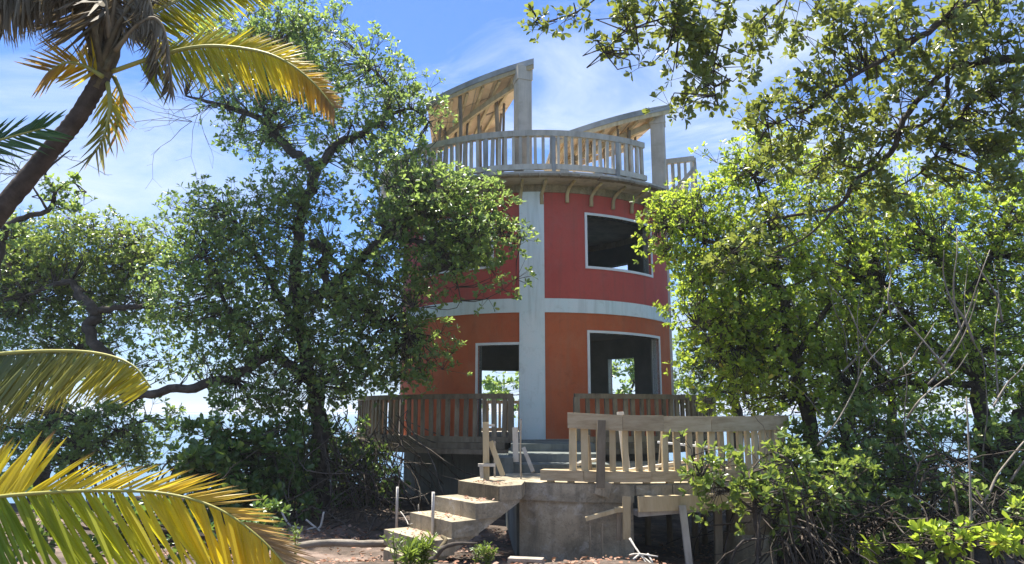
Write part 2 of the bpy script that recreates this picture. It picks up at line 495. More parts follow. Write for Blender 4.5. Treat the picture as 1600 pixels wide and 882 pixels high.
# ------------------------------------------------------------------ the tower
X0, D0, RT = 0.6, 19.0, 3.4
ZF = 1.16
def pol(r, a, z, c=(X0, D0)):
    a = R_(a)
    return Vector((c[0] + r * math.sin(a), c[1] - r * math.cos(a), z))
def arc_box(m, r0, r1, a0, a1, z0, z1, step=2.0, c=(X0, D0), closed=True, z_add=None):
    n = max(1, int(math.ceil(abs(a1 - a0) / step)))
    vs, fs = [], []
    for i in range(n + 1):
        a = a0 + (a1 - a0) * i / n
        dz = z_add(a) if z_add else 0
        vs += [pol(r0, a, z0 + dz, c), pol(r1, a, z0 + dz, c), pol(r1, a, z1 + dz, c), pol(r0, a, z1 + dz, c)]
    for i in range(n):
        k = i * 4
        for q in range(4):
            q2 = (q + 1) % 4
            fs.append((k + q, k + 4 + q, k + 4 + q2, k + q2))
    if closed:
        fs += [(0, 1, 2, 3), (n * 4 + 3, n * 4 + 2, n * 4 + 1, n * 4)]
    return m.add(vs, fs)

tower = thing('round_tower', 'unfinished round two-storey tower painted red above and orange below with pale blue trim', 'tower', (X0, D0, -0.3))

# openings: (a0, a1, z0, z1)
LOW = [(-23.0, -7.6, ZF, 3.12), (18.2, 55.5, 2.06, 3.39), (119, 137.5, 2.06, 3.22), (180, 212, ZF, 2.93), (235, 258, 2.06, 3.39)]
UPP = [(18.0, 51.2, 4.85, 6.0), (-51.0, -17.9, 4.85, 6.0), (122, 136.5, 4.85, 5.93), (195, 222, 4.85, 6.0)]
def norm(a):
    return a % 360
def wall(z0, z1, ops, mat, label):
    m, mi = MB(), MB()
    zs = sorted({z0, z1, *[o[2] for o in ops], *[o[3] for o in ops]})
    for za, zb in zip(zs[:-1], zs[1:]):
        zm = (za + zb) / 2
        cuts = sorted([(norm(o[0]), norm(o[0]) + (o[1] - o[0])) for o in ops if o[2] < zm < o[3]])
        spans = []
        if not cuts:
            spans = [(0, 360)]
        else:
            for i, c in enumerate(cuts):
                nxt = cuts[(i + 1) % len(cuts)][0] + (360 if i == len(cuts) - 1 else 0)
                spans.append((c[1], nxt))
        for s0, s1 in spans:
            full = s1 - s0 >= 359.9
            arc_box(m, RT - 0.06, RT, s0, s1, za, zb, 1.5, closed=not full)
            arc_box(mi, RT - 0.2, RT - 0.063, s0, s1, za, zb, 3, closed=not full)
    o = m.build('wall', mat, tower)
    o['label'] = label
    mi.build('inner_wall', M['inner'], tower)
wall(ZF, 3.95, LOW, M['orange'], 'orange wall of the ground storey')
wall(3.95, 6.47, UPP, M['red'], 'red wall of the upper storey')
MBt = MB()
arc_box(MBt, RT - 0.08, RT + 0.035, -7.35 + 9.0, 352.6, 3.81, 4.11, 2)
MBt.build('band', M['trim'], tower)
for a0 in (-7.35, 77.5, 170.5, 262):
    m = MB()
    arc_box(m, RT - 0.09, RT + 0.06, a0, a0 + 8.95, ZF - 0.08, 6.47, 1.5)
    m.build('pilaster', M['trim'], tower)
def window_frame(o, sill=True):
    a0, a1, z0, z1 = o
    t = 0.055
    da = math.degrees(t / RT)
    m = MB()
    arc_box(m, RT - 0.17, RT + 0.022, a0 - da, a0, z0 - (t if sill else 0), z1 + t, 2)
    arc_box(m, RT - 0.17, RT + 0.022, a1, a1 + da, z0 - (t if sill else 0), z1 + t, 2)
    arc_box(m, RT - 0.17, RT + 0.020, a0, a1, z1, z1 + t, 2)
    if sill:
        arc_box(m, RT - 0.17, RT + 0.024, a0, a1, z0 - t, z0, 2)
    m.build('window_frame' if sill else 'door_frame', M['white'], tower)
for o in LOW + UPP:
    window_frame(o, o[2] > ZF + 0.1)
# door reveal beside the pilaster is covered by it; floors
def disc(m, r, z0, z1, n=72, c=(X0, D0)):
    vs = [pol(r, 360 * i / n, z0, c) for i in range(n)] + [pol(r, 360 * i / n, z1, c) for i in range(n)]
    return m.add(vs, [tuple(range(n)), tuple(range(n, 2 * n))[::-1]] + [(i, (i + 1) % n, n + (i + 1) % n, n + i) for i in range(n)])
disc(MB(), RT - 0.205, 3.76, 3.93).build('floor_slab', M['inner'], tower)
disc(MB(), RT + 0.05, ZF - 0.26, ZF - 0.001).build('floor_slab', M['grey'], tower)
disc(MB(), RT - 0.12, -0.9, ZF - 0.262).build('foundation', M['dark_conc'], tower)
# board marks on the foundation: vertical shutter boards
for i in range(-34, 6):
    a = i * 3.6
    m = MB()
    r = RT - 0.115 + random.uniform(0, 0.012)
    arc_box(m, RT - 0.2, r, a + 0.09, a + 3.5, -0.9, ZF - 0.265, 4)
    m.build('shutter_board', M['dark_conc'], tower)
# ring beam, roof slab
m = MB()
arc_box(m, RT - 0.2, RT + 0.03, 0, 360, 6.472, 6.64, 2, closed=False)
m.build('ring_beam', M['concrete'], tower)
disc(MB(), 4.12, 6.643, 6.72, 96).build('roof_slab', M['grey'], tower)
for i in range(60):
    a = i * 6 + random.uniform(-0.1, 0.1)
    m = MB()
    arc_box(m, 4.0, 4.15 + random.uniform(-0.02, 0.03), a, a + 5.7, 6.61 + random.uniform(-0.01, 0.012), 6.66 + random.uniform(-0.01, 0.012), 3)
    m.build('edge_board', M['brown_wood'], tower)
for k in range(-12, 14):
    a = 1.6 + 9.1 * k + random.uniform(-0.8, 0.8)
    z0 = 6.22 + random.uniform(-0.06, 0.06)
    pts = spline([pol(RT + 0.05, a, z0), pol(RT + 0.07, a, z0 + 0.2), pol(RT + 0.16, a + 0.6, z0 + 0.33), pol(RT + 0.42, a + 1.2, 6.63)], 4)
    MB().tube(pts, [0.045 - 0.012 * i / len(pts) for i in range(len(pts))], 6, bump=0.08).build('corbel', M['fresh_wood'], tower, True)

# generic curved railing: part (mesh = top rail) with sub-parts
BAL = {}
def baluster_mesh(kind, mat, w_, t_, taper=0.0):
    m = MB()
    v = []
    for z, s in ((0, 1.0), (0.5, 1 + taper), (1, 0.96)):
        v += [(-w_ / 2 * s, -t_ / 2, z), (w_ / 2 * s, -t_ / 2, z), (w_ / 2 * s, t_ / 2, z), (-w_ / 2 * s, t_ / 2, z)]
    fs = [(0, 3, 2, 1), (8, 9, 10, 11)]
    for k in (0, 4):
        for q in range(4):
            fs.append((k + q, k + (q + 1) % 4, k + 4 + (q + 1) % 4, k + 4 + q))
    m.add(v, fs)
    me = bpy.data.meshes.new('baluster')
    me.from_pydata(m.v, [], m.f)
    me.materials.append(mat)
    return me
def place_balusters(parent, me, c, r, angles, zb, zt, jit=0.01, lean=1.5, name='baluster', sx=1.0, z_add=None):
    for a in angles:
        p = pol(r, a, zb + (z_add(a) if z_add else 0), c)
        rot = Matrix.Rotation(R_(a + random.uniform(-6, 6)), 4, 'Z') @ Matrix.Rotation(R_(random.uniform(-lean, lean)), 4, 'Y')
        sc = Matrix.Diagonal((sx * random.uniform(0.85, 1.15), random.uniform(0.9, 1.1), zt - zb, 1))
        link(name, me, parent, Matrix.Translation(p + Vector((random.uniform(-jit, jit), random.uniform(-jit, jit), 0))) @ rot @ sc)

me_up = baluster_mesh('up', M['grey_wood'], 0.066, 0.06)
me_low = baluster_mesh('low', M['brown_wood'], 0.085, 0.05)
me_near = baluster_mesh('near', M['fresh_wood'], 0.086, 0.05, 0.02)
me_postg = baluster_mesh('post', M['grey_wood'], 0.10, 0.10)

def top_railing(a0, a1, step, label):
    m = MB()
    arc_box(m, 3.94, 4.06, a0, a1, 7.53, 7.66, 3)
    rail = m.build('railing', M['grey_wood'], tower)
    rail['label'] = label
    angs = [a0 + 0.6 + i * step for i in range(int((a1 - a0 - 0.6) / step) + 1)]
    place_balusters(rail, me_up, (X0, D0), 4.0, angs, 6.84, 7.535)
    m = MB()
    arc_box(m, 3.96, 4.05, a0 - 0.5, a1 + 0.8, 6.785, 6.905, 3)
    m.build('bottom_board', M['grey_wood'], rail)
    for a in np.arange(a0 + 2, a1, 11.0):
        m = MB()
        arc_box(m, 3.98, 4.04, a, a + random.uniform(2, 4), 6.722, 6.783, 2)
        m.build('spacer_block', M['grey_wood'], rail)
    for a in np.arange(a0 + 5.5, a1, 20.5):
        m = MB()
        arc_box(m, 4.055, 4.10, a, a + 1.1, 6.66, 7.5, 2)
        m.build('post', M['fascia'], rail)
    return rail
top_railing(-84, 35.8, 2.28, 'front arc of grey timber balustrade on the roof deck')
top_railing(84, 128, 2.6, 'arc of grey balustrade along the right side of the roof deck')
top_railing(135, 262, 4.0, 'far arc of grey balustrade across the roof deck')

# roof canopies on their columns
def canopy(O0, O1, I0, I1, bow, props, label):
    """corner points: O outer edge from the column to the low end, I inner edge"""
    out_n = (O1 - O0).cross(Vector((0, 0, 1))).normalized()
    if out_n.dot(O0 - Vector((X0, D0, O0.z))) < 0:
        out_n = -out_n
    def S(u, v):
        k = 4 * u * (1 - u)
        P = O0 + (O1 - O0) * u + out_n * 0.09 * k + Vector((0, 0, bow * k))
        Q = I0 + (I1 - I0) * u + Vector((0, 0, bow * 0.5 * k))
        return P.lerp(Q, v)
    nu, nv = 14, 6
    m = MB()
    vs = [S(i / nu, j / nv) for j in range(nv + 1) for i in range(nu + 1)]
    lo = [p - Vector((0, 0, 0.10)) for p in vs]
    n1 = len(vs)
    fs = []
    W = nu + 1
    for j in range(nv):
        for i in range(nu):
            k = j * W + i
            fs.append((k, k + 1, k + 1 + W, k + W))
            fs.append((n1 + k, n1 + k + W, n1 + k + 1 + W, n1 + k + 1))
    for i in range(nu):
        fs.append((i, n1 + i, n1 + i + 1, i + 1))
        k = nv * W + i
        fs.append((k, k + 1, n1 + k + 1, n1 + k))
    for j in range(nv):
        k = j * W
        fs.append((k, k + W, n1 + k + W, n1 + k))
        k = j * W + nu
        fs.append((k, n1 + k, n1 + k + W, k + W))
    m.add(vs + lo, fs)
    can = m.build('canopy', M['fascia'], tower)
    can['label'] = label
    # fascia boards along the outer edge
    def edge(offs, z0, z1, mat, name, v0=0.0):
        mm = MB()
        pv = []
        for i in range(nu + 1):
            p = S(i / nu, v0)
            d = (p - Vector((X0, D0, p.z))).normalized()
            pv += [p + d * offs + Vector((0, 0, z0)), p + d * offs + Vector((0, 0, z1)), p + d * (offs + 0.05) + Vector((0, 0, z1)), p + d * (offs + 0.05) + Vector((0, 0, z0))]
        ff = [(0, 1, 2, 3), tuple(nu * 4 + q for q in (3, 2, 1, 0))]
        for i in range(nu):
            for q in range(4):
                ff.append((i * 4 + q, i * 4 + (q + 1) % 4, i * 4 + 4 + (q + 1) % 4, i * 4 + 4 + q))
        mm.add(pv, ff)
        mm.build(name, mat, can)
    edge(0.003, -0.10, 0.03, M['fascia'], 'fascia')
    edge(-0.012, -0.20, -0.103, M['fresh_wood'], 'edge_board')
    # plywood sheets under the slab
    for i in range(6):
        for j in range(3):
            u0, u1 = (i + 0.02) / 6, (i + 0.98) / 6
            v0, v1 = (j + 0.03) / 3, (j + 0.97) / 3
            dz = Vector((0, 0, 0.125 + random.uniform(0, 0.02)))
            q = [S(u0, v0) - dz, S(u1, v0) - dz, S(u1, v1) - dz, S(u0, v1) - dz]
            MB().add(q + [p + Vector((0, 0, 0.02)) for p in q], [(0, 3, 2, 1), (4, 5, 6, 7), (0, 1, 5, 4), (1, 2, 6, 5), (2, 3, 7, 6), (3, 0, 4, 7)]).build('plywood_sheet', M['ply'], can)
    for i in range(1, 7):
        u = (i - 0.1) / 6.6
        p0, p1 = S(u, 0.03) - Vector((0, 0, 0.19)), S(min(1, u + 0.06), 0.97) - Vector((0, 0, 0.19))
        MB().bar(p0, p1, 0.06, 0.08).build('joist', M['fresh_wood'], can)
    pts = [S(t, 0.05 + 0.8 * t) - Vector((0, 0, 0.29)) for t in np.linspace(0.02, 1, 10)]
    mm = MB()
    for p, q in zip(pts[:-1], pts[1:]):
        mm.bar(p, q, 0.08, 0.12)
    mm.build('beam', M['fresh_wood'], can)
    pts = [S(t, 0.98) - Vector((0, 0, 0.22)) for t in np.linspace(0, 1, 8)]
    mm = MB()
    for p, q in zip(pts[:-1], pts[1:]):
        mm.bar(p, q, 0.07, 0.12)
    mm.build('beam', M['ply'], can)
    for u, v, r in props:
        p = S(u, v)
        base = Vector((p.x + random.uniform(-0.06, 0.06), p.y + random.uniform(-0.06, 0.06), 6.72))
        pts = spline([base, base.lerp(p, 0.5) + Vector((random.uniform(-0.03, 0.03), random.uniform(-0.03, 0.03), 0)), p - Vector((0, 0, 0.14))], 4)
        MB().tube(pts, r, 7, bump=0.1).build('prop', M['brown_wood'], can, True)
    return can
CA = (at(834, 95, 15.25), at(668, 162, 16.4), at(777, 190, 17.0), at(676, 226, 17.6))
CB = (at(1045, 166, 16.3), at(866, 216, 15.6), at(987, 219, 17.8), at(850, 262, 17.0))
canopy(*CA, 0.03,
       [(0.66, 0.06, 0.045), (0.86, 0.45, 0.035), (0.80, 0.62, 0.03), (0.66, 0.72, 0.03), (0.52, 0.6, 0.03), (0.40, 0.52, 0.035), (0.22, 0.45, 0.05), (0.30, 0.85, 0.03), (0.10, 0.55, 0.03), (0.06, 0.75, 0.03), (0.95, 0.75, 0.035)],
       'higher sloping roof canopy left with formwork props')
canopy(*CB, 0.05,
       [(0.30, 0.25, 0.045), (0.45, 0.1, 0.03), (0.12, 0.6, 0.03), (0.45, 0.6, 0.03), (0.62, 0.4, 0.03), (0.75, 0.6, 0.035)],
       'lower sloping roof canopy on the right column')
canopy(pol(3.85, 150, 9.0), pol(3.7, 110, 7.6), Vector((1.8, 20.4, 8.4)), Vector((3.0, 19.6, 7.4)), 0.1, [(0.3, 0.3, 0.04), (0.6, 0.5, 0.04)], 'sloping canopy at the back of the roof deck')
for p, a, z, hw in ((at(817, 250, 15.42), -4, CA[0].z - 0.1, 0.155), (at(1031, 297, 16.42), 47, CB[0].z - 0.1, 0.15), (pol(3.7, 151, 0), 151, 8.9, 0.15)):
    rot = R_(a + 24)
    cap = z - 0.02
    z = cap - 0.32
    ax, ay = Vector((math.cos(rot), math.sin(rot), 0)), Vector((-math.sin(rot), math.cos(rot), 0))
    col = MB().box((p.x, p.y, (6.72 + z) / 2), ax * hw, ay * hw, (0, 0, (z - 6.72) / 2)).build('column', M['grey'], tower)
    MB().box((p.x, p.y, (z + cap) / 2 + 0.001), ax * (hw + 0.018), ay * (hw + 0.018), (0, 0, (cap - z) / 2)).build('column_cap', M['grey'], col)
# landing with its own rail right of the lower column
LP = [Vector((3.62, 16.86, 0)), Vector((4.32, 16.66, 0)), Vector((4.66, 18.0, 0))]
m = MB()
m.add([(p[0], p[1], z) for z in (6.60, 6.70) for p in ((3.3, 16.2), (4.42, 16.52), (4.8, 18.1), (4.3, 18.6), (3.2, 17.6))], [(4, 3, 2, 1, 0), (5, 6, 7, 8, 9)] + [(i, (i + 1) % 5, 5 + (i + 1) % 5, 5 + i) for i in range(5)])
m.build('roof_landing', M['grey'], tower)
lr = MB().bar(LP[0] + Vector((0, 0, 7.60)), LP[1] + Vector((0, 0, 7.62)), 0.1, 0.12).build('railing', M['grey_wood'], tower)
lr['label'] = 'short straight balustrade of the landing right of the roof column'
MB().bar(LP[1] + Vector((0, 0.06, 7.61)), LP[2] + Vector((0, 0, 7.58)), 0.1, 0.12).build('top_rail', M['grey_wood'], lr)
for p0, p1, n in ((LP[0], LP[1], 5), (LP[1], LP[2], 8)):
    for i in range(n):
        q = p0.lerp(p1, (i + 0.5) / n)
        link('baluster', me_up, lr, Matrix.Translation((q.x, q.y, 6.70)) @ Matrix.Rotation(random.uniform(-0.5, 0.5), 4, 'Z') @ Matrix.Diagonal((1, 1, 0.86, 1)))
MB().bar(LP[0] + Vector((0.1, -0.06, 6.72)), LP[1] + Vector((0, -0.06, 7.4)), 0.05, 0.08).build('brace', M['grey_wood'], lr)

# timber gallery round the ground storey
RG = 4.4
m = MB()
arc_box(m, RT + 0.052, 4.5, 9.5, 350.5, ZF - 0.16, ZF - 0.04, 3)
gal = m.build('gallery_deck', M['brown_wood'], tower)
m = MB()
arc_box(m, 4.42, 4.56, 8, 352, ZF - 0.26, ZF - 0.165, 3)
m.build('edge_beam', M['brown_wood'], gal)
for k in range(24):
    a = 12 + k * 14.6
    MB().bar(pol(RT + 0.06, a, ZF - 0.2), pol(4.4, a, ZF - 0.2), 0.08, 0.07).build('joist', M['brown_wood'], gal)
for k in range(9):
    a = 24 + k * 39
    if k in (0, 8): continue
    p = pol(4.3, a, 0)
    MB().tube([(p.x, p.y, -0.9), (p.x + 0.02, p.y, 0.2), (p.x, p.y, ZF - 0.26)], 0.07, 8).build('stilt', M['brown_wood'], gal, True)
def gallery_rail(a0, a1, label):
    m = MB()
    arc_box(m, RG - 0.07, RG + 0.05, a0, a1, 1.97, 2.07, 3)
    rail = m.build('railing', M['brown_wood'], tower)
    rail['label'] = label
    step = 2.62
    place_balusters(rail, me_low, (X0, D0), RG, [a0 + 0.8 + i * step for i in range(int((a1 - a0 - 1) / step) + 1)], ZF + 0.06, 1.975)
    m = MB()
    arc_box(m, RG - 0.04, RG + 0.045, a0, a1, ZF - 0.035, ZF + 0.075, 3)
    m.build('bottom_board', M['brown_wood'], rail)
    for a in (a0 + 0.5, a1 - 0.5):
        m = MB()
        arc_box(m, RG - 0.06, RG + 0.06, a - 0.7, a + 0.7, ZF - 0.03, 2.0, 2)
        m.build('post', M['brown_wood'], rail)
gallery_rail(-118, -7.6, 'dark timber gallery railing left of the steps')
gallery_rail(8.2, 120, 'dark timber gallery railing right of the steps')
gallery_rail(124, 238, 'gallery railing behind the tower')

# ------------------------------------------------------------------ porch
PC = (1.6, 13.15)
porch = thing('porch', 'round concrete and timber porch with pale wooden railing in front of the tower', 'porch', (1.6, 13.2, -0.3))
ZP = 0.76
def poly_prism(m, pts, z0, z1):
    n = len(pts)
    vs = [(p[0], p[1], z0) for p in pts] + [(p[0], p[1], z1) for p in pts]
    return m.add(vs, [tuple(range(n))[::-1], tuple(range(n, 2 * n))] + [(i, (i + 1) % n, n + (i + 1) % n, n + i) for i in range(n)])
E1, Nn = Vector((0.58, -0.815, 0)), Vector((-0.815, -0.58, 0))
A0 = Vector((-0.74, 10.42, 0))                      # left end of the top nosing
W_ST = 0.98
A1 = A0 + E1 * W_ST
# deck slab
pts = [(p.x, p.y) for p in (pol(3.0, a, 0, PC) for a in np.arange(-28, 100, 4))] + [(4.2, 15.2), (3.0, 15.0), (-0.06, 14.3), (-0.1, 11.2)]
poly_prism(MB(), pts, ZP - 0.15, ZP).build('deck_slab', M['concrete'], porch)
# landing behind the stair
pts = [(A0.x, A0.y), (A1.x, A1.y), tuple((A1 - Nn * 0.36)[:2]), (0.18, 10.42), (-0.11, 11.2), (-0.5, 11.0)]
poly_prism(MB(), pts, ZP - 0.16, ZP + 0.02).build('landing', M['concrete'], porch)
# front wall: upper lip and lower wall
m = MB()
arc_box(m, 2.78, 3.03, -30.0, 0.4, 0.52, ZP - 0.002, 2, PC)
m.build('wall_head', M['concrete'], porch)
m = MB()
arc_box(m, 2.74, 2.995, -30.0, 0.2, -0.9, 0.515, 2, PC)
m.build('front_wall', M['concrete'], porch)
# side wall running back from the left end of the front wall, in shade under the stair
q0, q1 = pol(2.88, -29.9, 0, PC), Vector((-0.02, 13.6, 0))
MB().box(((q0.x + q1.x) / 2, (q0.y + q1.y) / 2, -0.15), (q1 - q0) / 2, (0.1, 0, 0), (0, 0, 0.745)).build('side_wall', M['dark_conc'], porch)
# steps up to the tower floor
for i, (y0, zt) in enumerate(((11.95, 0.893), (12.45, 1.025), (13.2, 1.157))):
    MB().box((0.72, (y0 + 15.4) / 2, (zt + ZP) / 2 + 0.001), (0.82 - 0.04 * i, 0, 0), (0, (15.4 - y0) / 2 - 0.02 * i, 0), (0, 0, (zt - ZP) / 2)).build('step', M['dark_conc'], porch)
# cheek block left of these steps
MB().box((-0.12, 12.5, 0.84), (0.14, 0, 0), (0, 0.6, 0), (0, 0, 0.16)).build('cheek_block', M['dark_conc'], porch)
# railing
prail_pts = [-14.9, 84]
m = MB()
def warp(a):
    return 0.045 * max(0, (-a + 2) / 17) if a < 2 else 0.0
cuts = [-16.0, -2.0, 8.5, 22, 40, 60, 95]
m = MB()
arc_box(m, 3.00, 3.06, cuts[0], cuts[1] - 0.06, 1.445, 1.655, 2, PC, z_add=warp)
prail = m.build('railing', M['rail_wood'], porch)
prail['label'] = 'pale new timber railing with wide curved top board'
for c0, c1 in zip(cuts[1:-1], cuts[2:]):
    m = MB()
    dz = random.uniform(-0.008, 0.008)
    arc_box(m, 3.00, 3.06 + random.uniform(-0.006, 0.006), c0, c1 - 0.06, 1.445 + dz, 1.655 + dz, 2, PC, z_add=warp)
    m.build('rail_board', M['rail_wood'], prail)
angs = [-15.2 + i * 3.46 for i in range(32)]
place_balusters(prail, me_near, PC, 2.965, angs, 0.925, 1.52, 0.008, 1.0, sx=1.0)
cuts = [-23.5, -12, 5, 20, 45, 84]
for c0, c1 in zip(cuts[:-1], cuts[1:]):
    m = MB()
    dz = random.uniform(-0.01, 0.01)
    arc_box(m, 2.88, 3.03 + random.uniform(-0.01, 0.02), c0, c1 - 0.15, 0.79 + dz, 0.93 + dz, 2, PC)
    m.build('bottom_board', M['rail_wood'], prail)
for a in (-22, -16.5, -11.2, -4.5, 3.2, 9.5, 16, 24, 33):
    m = MB()
    arc_box(m, 2.90, 3.0, a, a + 1.6, ZP + 0.001, 0.80, 2, PC)
    m.build('spacer_block', M['fresh_wood'], prail)
# brown pole nailed in front of the railing
p = pol(3.13, -7.9, 0, PC)
MB().bar((p.x, p.y, 0.72), (p.x + 0.03, p.y, 1.60), 0.11, 0.06, (0, 1, 0)).build('post', M['brown_wood'], prail)
MB().bar((p.x + 0.01, p.y + 0.02, 0.62), (p.x + 0.06, p.y + 0.02, 0.8), 0.2, 0.08, (0, 1, 0)).build('post_foot', M['concrete'], prail)
# edge pieces over the opening
for a0, a1 in ((1.0, 10.2), (10.45, 22), (22.3, 34), (34.3, 50), (50.3, 70), (70.3, 90)):
    m = MB()
    arc_box(m, 2.72, 3.05 + random.uniform(-0.01, 0.01), a0, a1, ZP - 0.135 + random.uniform(-0.01, 0.01), ZP - 0.012, 2, PC)
    m.build('edge_block', M['concrete'], porch)
p0, p1 = Vector((1.64, 9.92, 0.53)), Vector((3.3, 10.12, 0.56))
MB().bar(p0, p1, 0.08, 0.19).build('beam', M['fresh_wood'], porch)
MB().bar(p0 + Vector((-0.02, 0.16, -0.13)), p1 + Vector((0, 0.2, -0.06)), 0.3, 0.07).build('shutter_plank', M['grey_wood'], porch)
MB().bar(Vector((3.3, 10.12, 0.55)), Vector((4.5, 11.4, 0.55)), 0.08, 0.18).build('beam', M['grey_wood'], porch)
# leaning support and back posts
MB().bar(at(1066, 790, 9.9), at(1079, 900, 9.75), 0.085, 0.06, (0, 1, 0)).build('support_post', M['grey_wood'], porch)
MB().bar(at(1121, 770, 10.6), at(1123, 890, 10.4), 0.10, 0.08, (0, 1, 0)).build('support_post', M['brown_wood'], porch)
for px, yy in ((1010, 12.2), (1046, 12.6), (1083, 11.9), (1100, 13.0)):
    q = at(px, 800, yy)
    MB().tube([(q.x, q.y, -0.8), (q.x + random.uniform(-0.05, 0.05), q.y, ZP - 0.16)], 0.05, 7).build('support_post', M['brown_wood'], porch, True)
q = at(1170, 830, 11.0)
MB().tube([(q.x, q.y, -0.9), (q.x, q.y, 0.02)], 0.36, 20).build('round_pier', M['concrete'], porch, True)
MB().tube([(q.x, q.y, 0.02), (q.x, q.y, ZP - 0.15)], 0.31, 20).build('round_pier', M['concrete'], porch, True)
# shutter planks left on the wall
MB().bar(at(915, 811, 9.98), at(966, 797, 9.96), 0.05, 0.075, (0, 1, 0)).build('shutter_plank', M['fresh_wood'], porch)
MB().bar(at(960, 797, 9.94), at(984, 796, 9.94), 0.06, 0.09, (0, 1, 0)).build('shutter_plank', M['fresh_wood'], porch)
MB().bar(at(979, 776, 9.9), at(979, 843, 9.9), 0.10, 0.05, (0, 1, 0)).build('shutter_plank', M['fresh_wood'], porch)
MB().bar(at(967, 800, 9.97), at(967, 845, 9.97), 0.06, 0.035, (0, 1, 0)).build('shutter_plank', M['brown_wood'], porch)
for px in (922, 941):
    MB().bar(at(px, 815, 10.07), at(px, 868, 10.07), 0.02, 0.05, (0, 1, 0)).build('plaster_ridge', M['concrete'], porch)
# junk timber lying on the porch behind the railing
for i, (x, y, dx, dy, dz, ln, mt, lab) in enumerate(((0.5, 12.0, 1, -0.1, 0.02, 1.3, 'fresh_wood', 'pale plank lying flat across the foot of the inner steps'),
        (1.0, 10.7, 1, 0.2, 0.05, 0.9, 'fresh_wood', 'short pale plank lying behind the first balusters of the porch railing'),
        (1.6, 10.9, 1, -0.1, 0.16, 1.1, 'grey_wood', 'grey plank propped askew behind the middle of the porch railing'),
        (2.3, 11.0, 1, 0.3, 0.03, 1.2, 'fresh_wood', 'long pale plank lying behind the right half of the porch railing'),
        (0.95, 11.4, 0.6, 1, 0.06, 0.7, 'grey_wood', 'weathered board end pointing at the tower beside the inner steps'))):
    p = Vector((x, y, ZP + 0.05 + 0.03 * i))
    o = MB().bar(p, p + Vector((dx, dy, dz)).normalized() * ln, 0.12, 0.04).build('loose_plank', M[mt])
    tag(o, lab, 'plank', 'loose planks on the porch')
for x, y, h, mt, lab in ((1.15, 11.3, 0.6, 'brown_wood', 'short brown post standing behind the left end of the pale porch railing'), (1.75, 11.5, 0.95, 'grey_wood', 'tall grey post standing on the porch behind the middle of the pale railing'),
                         (2.2, 11.2, 0.8, 'brown_wood', 'tall brown post standing on the porch right of the grey one'), (2.9, 11.7, 0.5, 'grey_wood', 'stubby grey post on the porch near the right curve of the pale railing')):
    o = MB().bar((x, y, ZP), (x + random.uniform(-0.1, 0.1), y, ZP + h), 0.1, 0.08, (0, 1, 0)).build('timber_post', M[mt])
    tag(o, lab, 'post', 'posts on the porch deck')
q0 = Vector((2.3, 11.9, 1.24))
o = MB().bar(q0, q0 + Vector((1.3, -0.35, -0.12)), 0.12, 0.03).build('loose_plank', M['white'])
tag(o, 'white sloping plank seen between the balusters on the right of the porch', 'plank')

# ------------------------------------------------------------------ concrete stair
stair = thing('staircase', 'bare concrete staircase climbing from the ground to the porch', 'staircase', (-0.9, 9.7, 0))
RUN, RISE = 0.35, 0.186
for i in range(4):
    ext = 0.03 * i
    f0 = A0 + Nn * (RUN * i) - E1 * ext
    f1 = f0 + E1 * (W_ST + 0.02 * i + ext)
    zt = ZP + 0.022 - RISE * i
    back = 0.38 if i else 0.02
    q = [f0, f1, f1 - Nn * back, f0 - Nn * back]
    m = MB()
    zb = zt - RISE - 0.004
    poly_prism(m, [(p.x, p.y) for p in q], zb, zt - 0.001 * i)
    m.build('step', M['concrete'], stair)
# sloping waist slab under the steps
t0 = A0 - Nn * 0.34
t1 = A0 + Nn * (RUN * 3 + 0.05)
vs = []
for base, zc in ((t0, ZP + 0.012 - RISE * (1 - 0.34 / RUN)), (t1, ZP + 0.012 - RISE * (4 + 0.05 / RUN))):
    for s in (0.015, W_ST - 0.012):
        for dz in (-0.20, -0.006):
            p = base + E1 * s
            vs.append((p.x, p.y, zc + dz))
MB().add(vs, [(0, 1, 3, 2), (4, 6, 7, 5), (0, 4, 5, 1), (2, 3, 7, 6), (1, 5, 7, 3), (0, 2, 6, 4)]).build('waist_slab', M['concrete'], stair)

# ------------------------------------------------------------------ leaves, twigs, trees
def leaf_template():
    w_ = 0.24
    return np.array([(0, 0, 0), (0.38, -w_ * 0.85, 0.07), (0.76, -w_, 0.055), (1.0, 0, -0.06), (0.76, w_, 0.055), (0.38, w_ * 0.85, 0.07)], dtype=np.float64)
LT = leaf_template()
def big_mesh(name, V, Fq, mat, parent=None, stuff=True):
    me = bpy.data.meshes.new(name)
    nf, k = Fq.shape
    me.vertices.add(len(V))
    me.vertices.foreach_set('co', V.astype(np.float32).ravel())
    me.loops.add(nf * k)
    me.loops.foreach_set('vertex_index', Fq.astype(np.int32).ravel())
    me.polygons.add(nf)
    me.polygons.foreach_set('loop_start', np.arange(0, nf * k, k, dtype=np.int32))
    me.materials.append(mat)
    me.update(calc_edges=True)
    o = link(name, me, parent)
    if stuff:
        o['kind'] = 'stuff'
    return o
def unit(a):
    return a / np.maximum(1e-9, np.linalg.norm(a, axis=1, keepdims=True))
